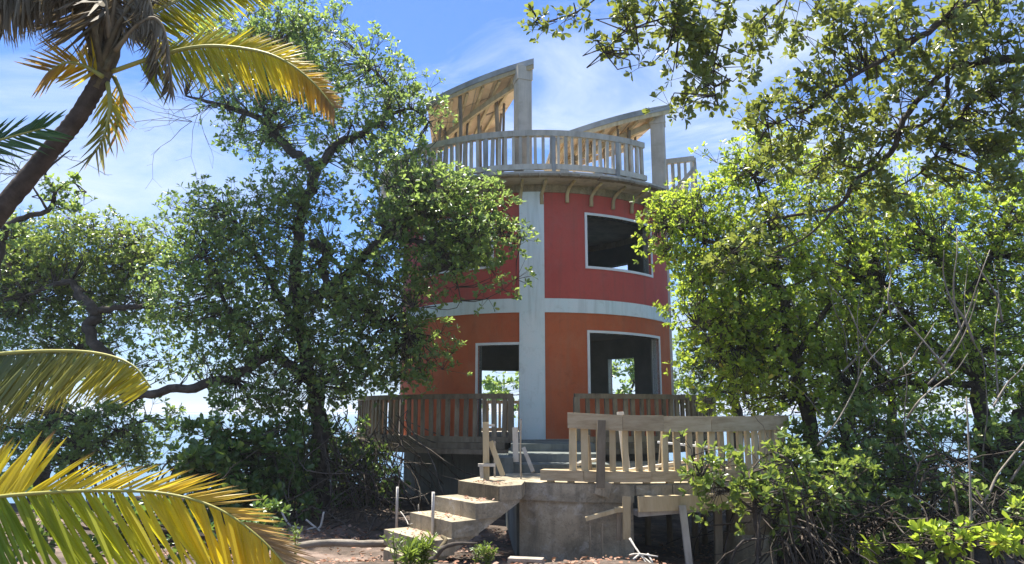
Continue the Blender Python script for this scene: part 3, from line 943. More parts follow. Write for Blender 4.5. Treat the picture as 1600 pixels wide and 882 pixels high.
def rosette_leaves(tips, dirs, L, n_per):
    """leaves in whorls round the twig tips; returns (M,6,3) corner array and (M,3,4) frames"""
    T = np.repeat(tips, n_per, 0)
    Dn = np.repeat(unit(dirs), n_per, 0)
    n = len(T)
    ref = np.where(np.abs(Dn[:, 2:3]) < 0.9, np.array([[0, 0, 1.0]]), np.array([[1.0, 0, 0]]))
    e1 = unit(np.cross(Dn, ref))
    e2 = np.cross(Dn, e1)
    ph = np.tile(np.arange(n_per) * 2.399, len(tips)) + np.repeat(RNG.uniform(0, 6.28, len(tips)), n_per) + RNG.normal(0, 0.25, n)
    tilt = RNG.uniform(0.3, 1.6, n)
    rad = e1 * np.cos(ph)[:, None] + e2 * np.sin(ph)[:, None]
    X = unit(Dn * np.cos(tilt)[:, None] + rad * np.sin(tilt)[:, None] + RNG.normal(0, 0.10, (n, 3)))
    Zn = unit(Dn * np.sin(tilt)[:, None] - rad * np.cos(tilt)[:, None] + RNG.normal(0, 0.22, (n, 3)))
    Y = unit(np.cross(Zn, X))
    Zn = np.cross(X, Y)
    S = L * RNG.uniform(0.5, 1.3, n)
    base = T - Dn * (RNG.uniform(0, 0.35, n) * L)[:, None] + X * (0.12 * L)
    return base, X, Y, Zn, S
def leaves_mesh(name, base, X, Y, Z, S, mat, parent):
    V = (base[:, None, :] + (X[:, None, :] * LT[None, :, 0:1] + Y[:, None, :] * LT[None, :, 1:2] + Z[:, None, :] * LT[None, :, 2:3]) * S[:, None, None]).reshape(-1, 3)
    k = np.arange(len(base))[:, None] * 6
    Fq = np.concatenate([k + np.array([[0, 1, 2, 3]]), k + np.array([[0, 3, 4, 5]])], 1).reshape(-1, 4)
    return big_mesh(name, V, Fq, mat, parent)
def prisms(name, P, Q, r0, r1, mat, parent):
    d = unit(Q - P)
    ref = np.where(np.abs(d[:, 2:3]) < 0.9, np.array([[0, 0, 1.0]]), np.array([[1.0, 0, 0]]))
    a = unit(np.cross(d, ref))
    b = np.cross(d, a)
    V = []
    for base, r in ((P, r0), (Q, r1)):
        for k in range(3):
            c, s = math.cos(k * 2.0944), math.sin(k * 2.0944)
            V.append(base + (a * c + b * s) * np.asarray(r).reshape(-1, 1))
    V = np.stack(V, 1).reshape(-1, 3)
    k = np.arange(len(P))[:, None] * 6
    Fq = np.concatenate([k + np.array([[i, (i + 1) % 3, 3 + (i + 1) % 3, 3 + i]]) for i in range(3)], 1).reshape(-1, 4)
    return big_mesh(name, V, Fq, mat, parent)

LEAF_TOTAL = 0
def crown_points(blobs, L, n_per, layers, clump=0.24):
    """blobs: (px, py, Y, rx_px, ry_px[, layers factor]) -> rosette tips, directions, clump centres"""
    tips, dirs, cc, own = [], [], [], []
    for bl in blobs:
        px, py, Y, rx, ry = bl[:5]
        fac = bl[5] if len(bl) > 5 else 1.0
        k = F / Y
        leaf_px = 0.62 * L * (0.48 * L) * k * k * 0.55
        n_leaf = layers * fac * math.pi * rx * ry / leaf_px
        n_ros = max(6, int(n_leaf / n_per))
        n_cl = max(5, int(n_ros / 6))
        c = np.array(at(px, py, Y))
        rm = np.array([rx / k, 0.55 * (rx + ry) / k, ry / k])
        u = unit(RNG.normal(0, 1, (n_cl, 3))) * (RNG.uniform(0.03, 1.25, n_cl) ** 0.42)[:, None]
        C = c + u * rm
        which = RNG.integers(0, n_cl, n_ros)
        csize = clump * RNG.uniform(0.6, 1.4, n_cl)
        d = unit(RNG.normal(0, 1, (n_ros, 3)) + np.array([0, 0, 0.55]) + u[which] * 0.8)
        t = C[which] + d * (csize[which] * RNG.uniform(0.35, 1.0, n_ros) ** 0.5)[:, None]
        tips.append(t)
        dirs.append(unit(d + np.array([0, 0, 0.45]) + RNG.normal(0, 0.25, (n_ros, 3))))
        cc.append(C)
        own.append(which + sum(len(x) for x in cc[:-1]))
    return np.concatenate(tips), np.concatenate(dirs), np.concatenate(cc), np.concatenate(own)

def limb_path(pts, thick=1.0):
    """pts: (px, py, Y, diameter in metres)"""
    P = spline([at(p[0], p[1], p[2]) for p in pts], 5)
    rr = []
    for i in range(len(P)):
        k = min(i / 5, len(pts) - 1.0001)
        j = int(k)
        rr.append(thick * (pts[j][3] + (pts[min(j + 1, len(pts) - 1)][3] - pts[j][3]) * (k - j)) / 2)
    for i in range(1, len(P) - 1):
        s = rr[i] * 0.5
        P[i] = P[i] + Vector((random.uniform(-s, s), random.uniform(-s, s), random.uniform(-s, s)))
    return P, rr

def tree(name, label, group, loc, trunk, limbs, blobs, L=0.10, n_per=7, layers=2.6, mat='leaf_main', clump=0.24, single=0, roots=0, cat='tree', bare=None, twig_r=0.0045, thick=1.0):
    global LEAF_TOTAL
    t = thing(name, label, cat, loc, group)
    nodes = []
    if trunk:
        P, rr = limb_path(trunk)
        MB().tube(P, rr, 10, bump=0.12).build('trunk' if cat == 'tree' else 'stem', M['bark'], t, True)
        nodes += P[len(P) // 2:]
    for lb in limbs:
        P, rr = limb_path(lb, thick)
        MB().tube(P, rr, 8, bump=0.10).build('branch', M['bark'], t, True)
        nodes += P
    tips, dirs, cc, own = crown_points(blobs, L, n_per, layers, clump)
    base, X, Y, Z, S = rosette_leaves(tips, dirs, L, n_per)
    LEAF_TOTAL += len(base)
    if single:
        # the leaves that show largest: objects of their own
        dist = np.linalg.norm(base - np.array(CAM), axis=1)
        idx = np.argsort(dist / S)[:single]
        keep = np.ones(len(base), bool)
        keep[idx] = False
        me = bpy.data.meshes.new('leaf')
        me.from_pydata([tuple(v) for v in LT], [], [(0, 1, 2, 3), (0, 3, 4, 5)])
        me.materials.append(M[mat + '_single'])
        for i in idx:
            mt = Matrix(((X[i, 0] * S[i], Y[i, 0] * S[i], Z[i, 0] * S[i], base[i, 0]), (X[i, 1] * S[i], Y[i, 1] * S[i], Z[i, 1] * S[i], base[i, 1]), (X[i, 2] * S[i], Y[i, 2] * S[i], Z[i, 2] * S[i], base[i, 2]), (0, 0, 0, 1)))
            o = bpy.data.objects.new('leaf', me)
            COL.objects.link(o)
            o.parent = t
            o.matrix_parent_inverse = Matrix.Translation(-t.location)
            o.matrix_basis = mt
        base, X, Y, Z, S = base[keep], X[keep], Y[keep], Z[keep], S[keep]
    leaves_mesh('crown' if cat == 'tree' else 'foliage', base, X, Y, Z, S, M[mat], t)
    # twigs: limb -> clump centre -> leaf whorl
    nd = np.array(nodes) if nodes else np.array([loc])
    near = np.array([nd[np.argmin(((nd - c) ** 2).sum(1) + 0.6 * np.maximum(0, nd[:, 2] - c[2]) ** 2)] for c in cc])
    mid = near * 0.45 + cc * 0.55 + RNG.normal(0, 0.10, cc.shape)
    own_c = cc[own]
    P = np.concatenate([near, mid, own_c])
    Q = np.concatenate([mid, cc, tips])
    n1, n2, n3 = len(near), len(mid), len(tips)
    r0 = np.concatenate([np.full(n1, twig_r * 3.4), np.full(n2, twig_r * 2.2), np.full(n3, twig_r)])
    r1 = np.concatenate([np.full(n1, twig_r * 2.2), np.full(n2, twig_r), np.full(n3, twig_r * 0.6)])
    prisms('twigs', P, Q, r0, r1, M['bark'], t)
    if roots:
        P, Q, ra = [], [], []
        base_p = Vector(loc)
        for _ in range(roots):
            a = random.uniform(0, 6.28)
            r = random.uniform(0.3, 1.3)
            h = random.uniform(0.4, 1.5)
            q = [base_p + Vector((0.1 * math.cos(a), 0.1 * math.sin(a), h)), base_p + Vector((r * 0.6 * math.cos(a), r * 0.6 * math.sin(a), h * 0.8)), base_p + Vector((r * math.cos(a), r * math.sin(a), -0.5))]
            s = spline(q, 4)
            for u, v in zip(s[:-1], s[1:]):
                P.append(u); Q.append(v); ra.append(random.uniform(0.010, 0.022))
        prisms('prop_roots', np.array(P), np.array(Q), np.array(ra), np.array(ra), M['root'], t)
    if bare:
        P, Q, ra = [], [], []
        for px, py, Yb, spread, n in bare:
            for _ in range(n):
                s = at(px, py, Yb)
                d = Vector((random.gauss(-0.8, 0.5), random.gauss(0, 0.4), random.gauss(-0.1, 0.45))).normalized()
                r = 0.008
                for st in range(7):
                    e = s + d * spread * random.uniform(0.08, 0.2)
                    P.append(s); Q.append(e); ra.append(r)
                    if random.random() < 0.6:
                        e2 = e + (d + Vector((random.gauss(0, 0.7), random.gauss(0, 0.7), random.gauss(0, 0.7)))).normalized() * spread * 0.15
                        P.append(e); Q.append(e2); ra.append(r * 0.6)
                    s = e
                    r *= 0.86
                    d = (d + Vector((random.gauss(0, 0.3), random.gauss(0, 0.3), random.gauss(0, 0.35)))).normalized()
        prisms('bare_twigs', np.array(P), np.array(Q), np.array(ra), np.array(ra) * 0.8, M['bark'], t)
    return t

def single_leaf_material(name, stops, trans, tfac):
    m = leaf_material(name, stops, trans, tfac)
    t = m.node_tree
    oi = N(t, 'ShaderNodeObjectInfo')
    for n in t.nodes:
        if n.type == 'VALTORGB':
            t.links.new(oi.outputs['Random'], n.inputs['Fac'])
    return m
M['leaf_olive_single'] = single_leaf_material('single olive leaf', [(0.0, (0.050, 0.079, 0.020)), (0.5, (0.090, 0.130, 0.031)), (0.9, (0.140, 0.182, 0.038)), (1.0, (0.240, 0.231, 0.045))], (0.52, 0.58, 0.09), 0.36)
M['leaf_fresh_single'] = single_leaf_material('single fresh leaf', [(0.0, (0.045, 0.098, 0.020)), (0.5, (0.085, 0.155, 0.029)), (0.9, (0.140, 0.213, 0.036)), (1.0, (0.300, 0.310, 0.045))], (0.50, 0.62, 0.10), 0.42)
M['leaf_light_single'] = single_leaf_material('single light leaf', [(0.0, (0.067, 0.130, 0.018)), (0.35, (0.127, 0.213, 0.026)), (0.75, (0.194, 0.268, 0.032)), (1.0, (0.288, 0.315, 0.037))], (0.64, 0.80, 0.08), 0.57)

G = 'mangrove trees round the tower'
# big tree left of the tower
tree('mangrove_tree', 'tall forked mangrove tree hiding the left side of the tower', G, (-4.0, 14.6, -0.3),
     [(502, 815, 14.4, 0.42), (497, 700, 14.4, 0.34), (492, 620, 14.4, 0.30), (470, 520, 14.5, 0.26), (462, 420, 14.6, 0.24), (470, 340, 14.7, 0.22), (493, 265, 14.8, 0.24)],
     [[(493, 265, 14.8, 0.26), (462, 240, 14.9, 0.2), (435, 215, 15, 0.17), (400, 185, 15, 0.14), (345, 165, 15, 0.09), (290, 150, 15, 0.04)],
      [(435, 215, 15, 0.13), (405, 150, 15.1, 0.09), (420, 90, 15.2, 0.05)],
      [(493, 265, 14.8, 0.22), (530, 225, 14.8, 0.18), (570, 205, 14.8, 0.14), (600, 185, 14.8, 0.12), (608, 140, 14.8, 0.08), (575, 100, 14.8, 0.04)],
      [(600, 185, 14.8, 0.09), (640, 170, 14.7, 0.05), (670, 190, 14.7, 0.03)],
      [(480, 470, 14.5, 0.26), (540, 430, 14.1, 0.2), (600, 370, 13.8, 0.15), (660, 320, 13.5, 0.1), (720, 300, 13.3, 0.05)],
      [(600, 370, 13.8, 0.12), (680, 380, 13.4, 0.08), (760, 365, 13.2, 0.05), (815, 370, 13.1, 0.025)],
      [(492, 600, 14.4, 0.24), (450, 565, 14.2, 0.22), (420, 550, 14.1, 0.2), (375, 585, 13.9, 0.19), (320, 602, 13.8, 0.17), (250, 612, 13.8, 0.16), (195, 625, 13.8, 0.13)],
      [(410, 560, 14.1, 0.15), (380, 520, 14.3, 0.11), (350, 470, 14.5, 0.08), (320, 400, 14.6, 0.05)],
      [(470, 520, 14.5, 0.2), (430, 450, 14.6, 0.13), (390, 380, 14.8, 0.08), (350, 320, 14.9, 0.04)],
      [(490, 380, 14.6, 0.25), (512, 395, 14.5, 0.22), (505, 430, 14.4, 0.16), (560, 480, 14.1, 0.1), (640, 520, 13.8, 0.05)],
      [(660, 320, 13.5, 0.06), (720, 470, 13.3, 0.015), (645, 480, 13.4, 0.01)]],
     [(425, 90, 15.1, 112, 68, 1.2), (330, 60, 15.2, 55, 48, 0.8), (480, 45, 15.2, 70, 36, 1.0), (575, 120, 14.8, 62, 48, 1.0), (635, 180, 14.7, 54, 50, 1.1), (430, 180, 15.2, 100, 55, 1.0), (560, 225, 14.9, 70, 50, 0.8), (380, 230, 15, 60, 22, 0.35),
      (470, 305, 14.2, 70, 40, 1.3), (480, 390, 13.9, 55, 40, 0.6), (620, 265, 13.9, 60, 40, 1.2), (320, 370, 14.7, 75, 72, 1.0), (400, 380, 14.7, 80, 75, 1.0), (430, 470, 14.5, 110, 75, 1.0), (300, 455, 14.5, 65, 62, 0.9), (380, 540, 14.2, 95, 55, 1.0),
      (640, 320, 13.6, 75, 55, 1.3), (720, 320, 13.3, 50, 45, 1.2), (770, 360, 13.1, 62, 40, 1.1), (620, 400, 13.7, 80, 60, 1.1), (700, 410, 13.3, 55, 38, 1.0), (740, 345, 13.2, 40, 50, 0.8), (765, 445, 13.2, 50, 22, 0.5),
      (590, 480, 14.0, 85, 58, 1.1), (545, 520, 14.1, 85, 55, 1.0), (630, 545, 13.8, 62, 48, 1.0), (500, 590, 14.1, 100, 45, 1.0), (580, 585, 13.9, 65, 30, 0.7), (405, 615, 14.0, 75, 40, 0.9), (500, 625, 14, 50, 22, 0.6), (685, 575, 13.7, 28, 28, 0.5)],
     L=0.092, layers=1.9, clump=0.36, roots=26, bare=[(330, 165, 15, 2.2, 7), (300, 190, 15, 1.8, 4), (560, 470, 13.6, 1.2, 3)])
# far left tree
tree('mangrove_tree', 'spreading mangrove tree at the far left with a crooked bare limb', G, (-10.2, 17.5, -0.4),
     [(60, 800, 17.5, 0.4), (70, 680, 17.4, 0.32), (120, 560, 17.2, 0.26), (150, 490, 17, 0.22)],
     [[(200, 620, 15.4, 0.20), (168, 560, 15.5, 0.22), (138, 515, 15.6, 0.24), (150, 488, 15.7, 0.24), (125, 462, 15.8, 0.2), (108, 440, 15.9, 0.15), (40, 462, 16, 0.06)],
      [(150, 488, 15.7, 0.17), (200, 480, 15.8, 0.12), (260, 478, 15.8, 0.07), (300, 490, 15.8, 0.03)],
      [(150, 490, 17, 0.16), (90, 440, 17, 0.1), (40, 400, 17, 0.05)], [(150, 490, 17, 0.14), (200, 430, 17, 0.08), (210, 370, 17, 0.04)]],
     [(160, 390, 17, 85, 50, 1.1), (75, 420, 17, 85, 55, 1.0), (210, 420, 16.6, 60, 60, 0.9), (40, 480, 17, 70, 60, 0.8), (120, 480, 17, 80, 50, 0.7), (210, 500, 16.5, 60, 55, 0.6), (60, 550, 17, 90, 45, 0.8), (-40, 440, 17, 60, 110, 1), (260, 560, 16, 45, 30, 0.4), (20, 370, 17.2, 50, 35, 0.6)],
     L=0.095, layers=2.3, clump=0.36, mat='leaf_fresh', roots=14)
tree('mangrove_tree', 'thin sparse mangrove with bare crooked twigs beside the leaning palm trunk', G, (-7.8, 12, -0.2),
     [(-20, 800, 12, 0.3), (-30, 560, 12, 0.24), (-10, 430, 12, 0.18), (10, 350, 12, 0.12)],
     [[(-20, 360, 12, 0.12), (40, 340, 12, 0.10), (75, 330, 12, 0.08), (85, 300, 12, 0.07), (70, 270, 12, 0.05), (110, 235, 12, 0.02)], [(85, 300, 12, 0.05), (110, 285, 12, 0.03), (135, 300, 12, 0.012)], [(75, 330, 12, 0.05), (50, 290, 12, 0.03), (20, 250, 12, 0.012)]],
     [(100, 300, 12, 38, 30, 0.5), (65, 320, 12, 40, 22, 0.35), (30, 365, 12, 40, 20, 0.5), (115, 320, 12, 22, 20, 0.6)],
     L=0.09, layers=1.6, clump=0.16, bare=[(90, 240, 12, 1.2, 8), (30, 270, 12, 1.0, 6)])
# small tree low at the left over the water
tree('mangrove_tree', 'low rounded mangrove standing over the water at the left', G, (-9.2, 16.5, -0.5),
     [(105, 790, 16.3, 0.2), (118, 720, 16.3, 0.17), (135, 660, 16.3, 0.12)],
     [[(118, 720, 16.3, 0.12), (170, 680, 16.2, 0.06), (230, 655, 16.1, 0.03)]],
     [(190, 665, 16.2, 80, 38, 0.9), (130, 690, 16.4, 70, 50, 0.8), (60, 690, 16.6, 70, 55, 0.8), (180, 715, 16.2, 50, 28, 0.7), (20, 640, 16.8, 60, 40, 0.7)],
     L=0.10, layers=2.2, clump=0.3, mat='leaf_main', roots=16)

# right-hand trees
tree('mangrove_tree', 'overhanging mangrove whose dark limbs and olive leaves hang in from the top right corner', G, (6.6, 7.0, 0),
     [(1880, 860, 7, 0.4), (1900, 500, 7, 0.34), (1800, 200, 7.2, 0.28), (1700, 90, 7.5, 0.22)],
     [[(1760, 150, 7.4, 0.2), (1600, 92, 7.8, 0.15), (1530, 100, 7.9, 0.12), (1480, 110, 8, 0.11), (1420, 175, 8.1, 0.1), (1392, 240, 8.2, 0.09), (1335, 285, 8.3, 0.08), (1310, 322, 8.4, 0.07), (1250, 335, 8.6, 0.055), (1195, 348, 8.8, 0.045), (1150, 390, 9, 0.03), (1110, 420, 9, 0.015)],
      [(1640, -80, 7, 0.16), (1520, 0, 7.2, 0.12), (1450, 50, 7.3, 0.10), (1395, 85, 7.4, 0.085), (1330, 120, 7.5, 0.06), (1270, 165, 7.6, 0.04), (1200, 200, 7.7, 0.015)],
      [(1480, 120, 8, 0.08), (1478, 160, 8, 0.07), (1440, 195, 8.1, 0.06), (1400, 205, 8.2, 0.05), (1350, 260, 8.3, 0.035), (1290, 250, 8.4, 0.02)],
      [(1600, 110, 7.8, 0.08), (1550, 130, 7.9, 0.07), (1500, 180, 8, 0.06), (1450, 260, 8.1, 0.04), (1390, 300, 8.3, 0.02)],
      [(1310, 322, 8.4, 0.05), (1260, 370, 8.6, 0.035), (1200, 400, 8.8, 0.02)],
      [(1480, -160, 6.6, 0.12), (1300, -90, 6.6, 0.09), (1150, -40, 6.7, 0.06), (1060, 20, 6.8, 0.04), (1060, 60, 6.8, 0.02)],
      [(1150, -40, 6.7, 0.05), (1130, 40, 6.8, 0.035), (1115, 110, 6.9, 0.025), (1118, 150, 6.9, 0.012)],
      [(1300, -90, 6.6, 0.06), (1220, 0, 6.7, 0.035), (1180, 40, 6.8, 0.02)],
      [(1080, -60, 6.7, 0.05), (960, -20, 6.8, 0.03), (900, 20, 6.9, 0.02), (830, 40, 6.9, 0.008)],
      [(1060, 20, 6.8, 0.03), (980, 50, 6.8, 0.02), (935, 90, 6.8, 0.01)]],
     [(850, 35, 6.9, 26, 14, 1.0), (890, 22, 6.9, 30, 18, 1.0), (970, 20, 6.8, 36, 30, 1.2), (940, 78, 6.8, 24, 22, 0.9), (1000, 40, 6.8, 30, 25, 1.0), (1060, 20, 6.8, 50, 30, 1.0), (1060, 75, 6.8, 50, 32, 1.0), (1000, 100, 6.8, 25, 14, 0.6), (1100, 50, 6.8, 45, 60, 0.9), (1100, 120, 6.9, 40, 40, 0.9), (1140, 90, 6.9, 40, 40, 0.8), (1075, 160, 6.9, 32, 25, 0.8), (1170, 20, 6.8, 45, 30, 1.0),
      (1290, 40, 7.4, 50, 35, 0.6), (1350, 60, 7.4, 60, 50, 0.7), (1440, 30, 7.3, 70, 45, 0.7), (1270, 150, 7.6, 60, 45, 0.8), (1210, 185, 7.7, 45, 30, 0.8), (1350, 170, 8, 60, 60, 0.6), (1450, 130, 8, 60, 60, 0.7), (1550, 60, 7.8, 70, 60, 0.9), (1560, 180, 7.9, 70, 60, 0.9), (1250, 250, 8.4, 60, 40, 0.7), (1400, 290, 8.2, 70, 45, 0.7), (1500, 260, 8.1, 70, 50, 0.8), (1580, 130, 7.9, 45, 60, 0.9), (1330, 230, 8.3, 60, 40, 0.7), (1440, 210, 8.1, 55, 40, 0.7), (1580, 260, 8, 45, 60, 0.9), (1390, 110, 7.7, 60, 40, 0.7), (1270, 85, 7.4, 50, 30, 0.6), (1300, 200, 7.9, 55, 30, 0.7), (1220, 225, 8, 50, 30, 0.6), (1250, 15, 7.2, 50, 25, 0.7), (1340, 20, 7.2, 50, 25, 0.7), (1190, 180, 7.6, 30, 20, 0.6), (1500, 60, 7.5, 50, 45, 0.8), (1150, 400, 9, 60, 30, 0.5), (1230, 350, 8.7, 60, 30, 0.5), (1590, 30, 7.6, 40, 40, 0.9)],
     L=0.082, n_per=7, layers=2.1, mat='leaf_olive', clump=0.17, single=300, twig_r=0.003, thick=0.68)
tree('mangrove_tree', 'bright yellow-green mangrove leaning against the right side of the tower', G, (5.0, 12.6, -0.3),
     [(1275, 860, 12.6, 0.3), (1270, 700, 12.6, 0.24), (1240, 560, 12.6, 0.2), (1220, 450, 12.6, 0.16)],
     [[(1220, 450, 12.6, 0.13), (1160, 400, 12.4, 0.09), (1090, 370, 12.2, 0.05), (1030, 350, 12, 0.025)], [(1220, 450, 12.6, 0.12), (1200, 340, 12.6, 0.08), (1170, 260, 12.8, 0.04)], [(1240, 560, 12.6, 0.12), (1150, 530, 12.4, 0.07), (1090, 510, 12.3, 0.03)], [(1240, 560, 12.6, 0.12), (1300, 470, 12.8, 0.08), (1330, 400, 13, 0.04)]],
     [(1055, 340, 12, 48, 25, 1.2), (1040, 395, 12, 32, 32, 1.0), (1100, 330, 12.4, 60, 40, 1.0), (1155, 262, 12.8, 36, 42, 0.8), (1190, 270, 12.8, 60, 55, 1.0), (1125, 400, 12.2, 70, 48, 1.1), (1200, 370, 12.5, 75, 55, 1.0), (1110, 465, 12.4, 60, 45, 0.9), (1122, 540, 12.3, 46, 55, 1.0), (1160, 500, 12.4, 75, 55, 1.0), (1150, 600, 12.2, 62, 40, 0.9), (1220, 560, 12.4, 75, 60, 1.0), (1200, 630, 12, 75, 35, 0.9), (1230, 460, 12.6, 70, 55, 1.0)],
     L=0.088, layers=2.0, clump=0.38, mat='leaf_light', roots=20)
RIGHT_TREE = tree('mangrove_tree', 'broad mangrove filling the right edge between the overhanging limbs and the prop roots', G, (9.0, 13.2, -0.4),
     [(1580, 870, 13, 0.36), (1545, 730, 13, 0.3), (1530, 600, 13, 0.26), (1500, 480, 13.2, 0.2), (1470, 400, 13.4, 0.15)],
     [[(1530, 600, 13, 0.18), (1440, 520, 13, 0.1), (1380, 450, 13.2, 0.05)], [(1500, 480, 13.2, 0.14), (1560, 380, 13.4, 0.09), (1590, 300, 13.5, 0.05)], [(1600, 650, 12.6, 0.34), (1570, 690, 12.7, 0.28), (1530, 740, 12.8, 0.2)], [(1530, 600, 13, 0.14), (1420, 600, 12.8, 0.08), (1350, 620, 12.6, 0.04)]],
     [(1300, 400, 13.2, 85, 60, 1.0), (1400, 400, 13.3, 80, 65, 1.0), (1510, 380, 13.4, 80, 70, 1.0), (1590, 330, 13.4, 60, 80, 1.0), (1320, 300, 13.5, 80, 50, 0.9), (1430, 320, 13.5, 70, 45, 0.8), (1320, 500, 13, 85, 55, 1.0), (1430, 500, 13, 80, 55, 0.9), (1540, 490, 13.1, 80, 60, 0.9), (1300, 590, 12.8, 80, 50, 1.0), (1410, 590, 12.8, 80, 50, 0.9), (1520, 590, 12.8, 75, 50, 0.8), (1610, 560, 13, 50, 70, 0.9), (1620, 430, 13, 40, 80, 1)],
     L=0.09, layers=2.0, clump=0.45, mat='leaf_light', roots=30)
tree('mangrove_tree', 'shaded blue-green mangrove behind the right side of the tower', G, (8.0, 21.5, -0.5),
     [(1160, 820, 21.5, 0.35), (1150, 640, 21.5, 0.28), (1120, 520, 21.5, 0.2)],
     [[(1120, 520, 21.5, 0.14), (1080, 450, 21.5, 0.07)]],
     [(1085, 430, 21.5, 45, 45, 1.0), (1095, 510, 21.5, 50, 55, 1.0), (1150, 450, 21.5, 60, 60, 1.0), (1160, 560, 21.5, 70, 60, 1.0), (1240, 500, 21.5, 60, 70, 0.9), (1085, 590, 21, 40, 50, 0.9)],
     L=0.13, layers=1.9, clump=0.4, mat='leaf_main')
tree('mangrove_tree', 'dark mangrove mass behind the right-hand thicket against the water', G, (9.5, 18.5, -0.5),
     [(1400, 820, 18, 0.3), (1395, 700, 18, 0.24), (1390, 600, 18, 0.18)], [[(1390, 600, 18, 0.12), (1330, 520, 18, 0.06)], [(1390, 640, 18, 0.12), (1500, 560, 18, 0.06)]],
     [(1280, 640, 18, 90, 30, 0.9), (1400, 640, 18, 90, 32, 0.9), (1520, 630, 18, 90, 36, 0.8), (1300, 540, 18, 90, 60, 0.9), (1430, 520, 18, 90, 60, 0.9), (1560, 520, 18, 80, 60, 0.9), (1350, 420, 18, 90, 60, 0.7), (1500, 420, 18, 90, 60, 0.7), (1380, 770, 17, 110, 40, 0.8), (1540, 790, 17, 90, 30, 0.8), (1260, 790, 16, 60, 40, 0.9)],
     L=0.12, layers=0.95, clump=0.5, mat='leaf_main')
# trees beyond the tower, seen through its openings
tree('mangrove_tree', 'mangrove beyond the tower seen through its window openings', G, (2.5, 27, -0.5),
     [(985, 740, 27, 0.35), (965, 660, 27, 0.28), (950, 600, 27, 0.18)],
     [[(965, 660, 27, 0.15), (990, 600, 27, 0.08)]],
     [(975, 590, 27, 60, 45, 1.0), (800, 610, 29, 45, 34, 0.9), (850, 630, 28, 60, 30, 0.8), (765, 600, 29, 25, 26, 0.6), (910, 620, 27, 50, 40, 0.8)],
     L=0.19, layers=1.5, mat='leaf_main')

# bushes low round the tower
GB = 'mangrove bushes along the shore'
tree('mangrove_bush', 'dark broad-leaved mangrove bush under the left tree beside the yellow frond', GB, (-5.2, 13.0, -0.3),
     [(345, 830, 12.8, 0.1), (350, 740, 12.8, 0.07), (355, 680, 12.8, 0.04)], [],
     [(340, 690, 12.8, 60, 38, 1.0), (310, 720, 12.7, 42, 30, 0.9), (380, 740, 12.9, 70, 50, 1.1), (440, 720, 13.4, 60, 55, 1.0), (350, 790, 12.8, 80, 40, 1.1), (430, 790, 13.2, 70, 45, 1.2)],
     L=0.14, layers=3.0, mat='leaf_shade', cat='bush', roots=16)
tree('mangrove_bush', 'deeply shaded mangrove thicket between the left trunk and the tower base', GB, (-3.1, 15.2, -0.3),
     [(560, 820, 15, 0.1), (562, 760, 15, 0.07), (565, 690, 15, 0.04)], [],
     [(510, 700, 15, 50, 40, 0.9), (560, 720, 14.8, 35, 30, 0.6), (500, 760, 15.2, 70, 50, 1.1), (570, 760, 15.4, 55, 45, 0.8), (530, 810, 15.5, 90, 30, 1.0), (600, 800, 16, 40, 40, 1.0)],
     L=0.12, layers=2.4, mat='leaf_shade', cat='bush', roots=60)
tree('mangrove_bush', 'fresh green mangrove bush growing over the right end of the porch railing', GB, (3.2, 9.5, -0.25),
     [(1185, 870, 9.5, 0.08), (1180, 800, 9.5, 0.06), (1170, 740, 9.4, 0.04)],
     [[(1180, 800, 9.5, 0.04), (1130, 760, 9.3, 0.02), (1095, 745, 9.2, 0.012)]],
     [(1098, 735, 9.2, 22, 24, 0.9), (1130, 750, 9.3, 34, 26, 0.9), (1175, 745, 9.4, 45, 32, 0.9), (1235, 725, 9.7, 45, 26, 0.8), (1115, 785, 9.3, 30, 14, 0.5), (1190, 785, 9.5, 60, 24, 0.8), (1260, 770, 9.9, 55, 36, 0.8), (1310, 740, 10.2, 45, 30, 0.7), (1090, 705, 9.2, 16, 14, 0.7)],
     L=0.09, layers=1.8, mat='leaf_fresh', cat='bush', clump=0.26, single=200, roots=10)
tree('mangrove_bush', 'dark tangled mangrove bush right of the porch above bare roots', GB, (5.2, 11.8, -0.35),
     [(1310, 870, 11.6, 0.09), (1315, 780, 11.6, 0.07), (1320, 700, 11.6, 0.04)], [],
     [(1290, 700, 11.6, 55, 40, 0.9), (1340, 740, 11.6, 60, 40, 1.0), (1280, 760, 11.4, 50, 30, 0.9), (1400, 700, 12, 50, 40, 0.7), (1420, 760, 11.8, 55, 35, 0.8), (1360, 650, 12, 60, 35, 0.8)],
     L=0.105, layers=2.2, clump=0.3, mat='leaf_main', cat='bush', roots=30)
tree('mangrove_bush', 'sunlit mangrove seedlings low in the bottom right corner', GB, (5.6, 9.6, -0.3),
     [(1500, 880, 9.6, 0.06), (1490, 830, 9.6, 0.04)], [],
     [(1450, 845, 9.5, 50, 25, 0.9), (1530, 850, 9.5, 55, 28, 0.8), (1590, 830, 9.6, 40, 40, 0.9), (1400, 870, 9.6, 40, 18, 0.7), (1340, 850, 10, 50, 20, 0.5)],
     L=0.12, layers=1.5, mat='leaf_light', cat='bush', clump=0.15)
tree('mangrove_bush', 'ragged mangrove bush at the right edge with open water behind', GB, (8.5, 12.2, -0.4),
     [(1560, 880, 12, 0.1), (1555, 780, 12, 0.07), (1550, 700, 12, 0.04)], [],
     [(1480, 690, 12, 55, 40, 0.7), (1560, 720, 12, 55, 40, 0.7), (1610, 680, 12, 50, 60, 0.8), (1500, 780, 11.8, 60, 30, 0.8), (1590, 780, 11.8, 50, 30, 0.8)],
     L=0.105, layers=2.2, clump=0.3, mat='leaf_main', cat='bush', roots=30)

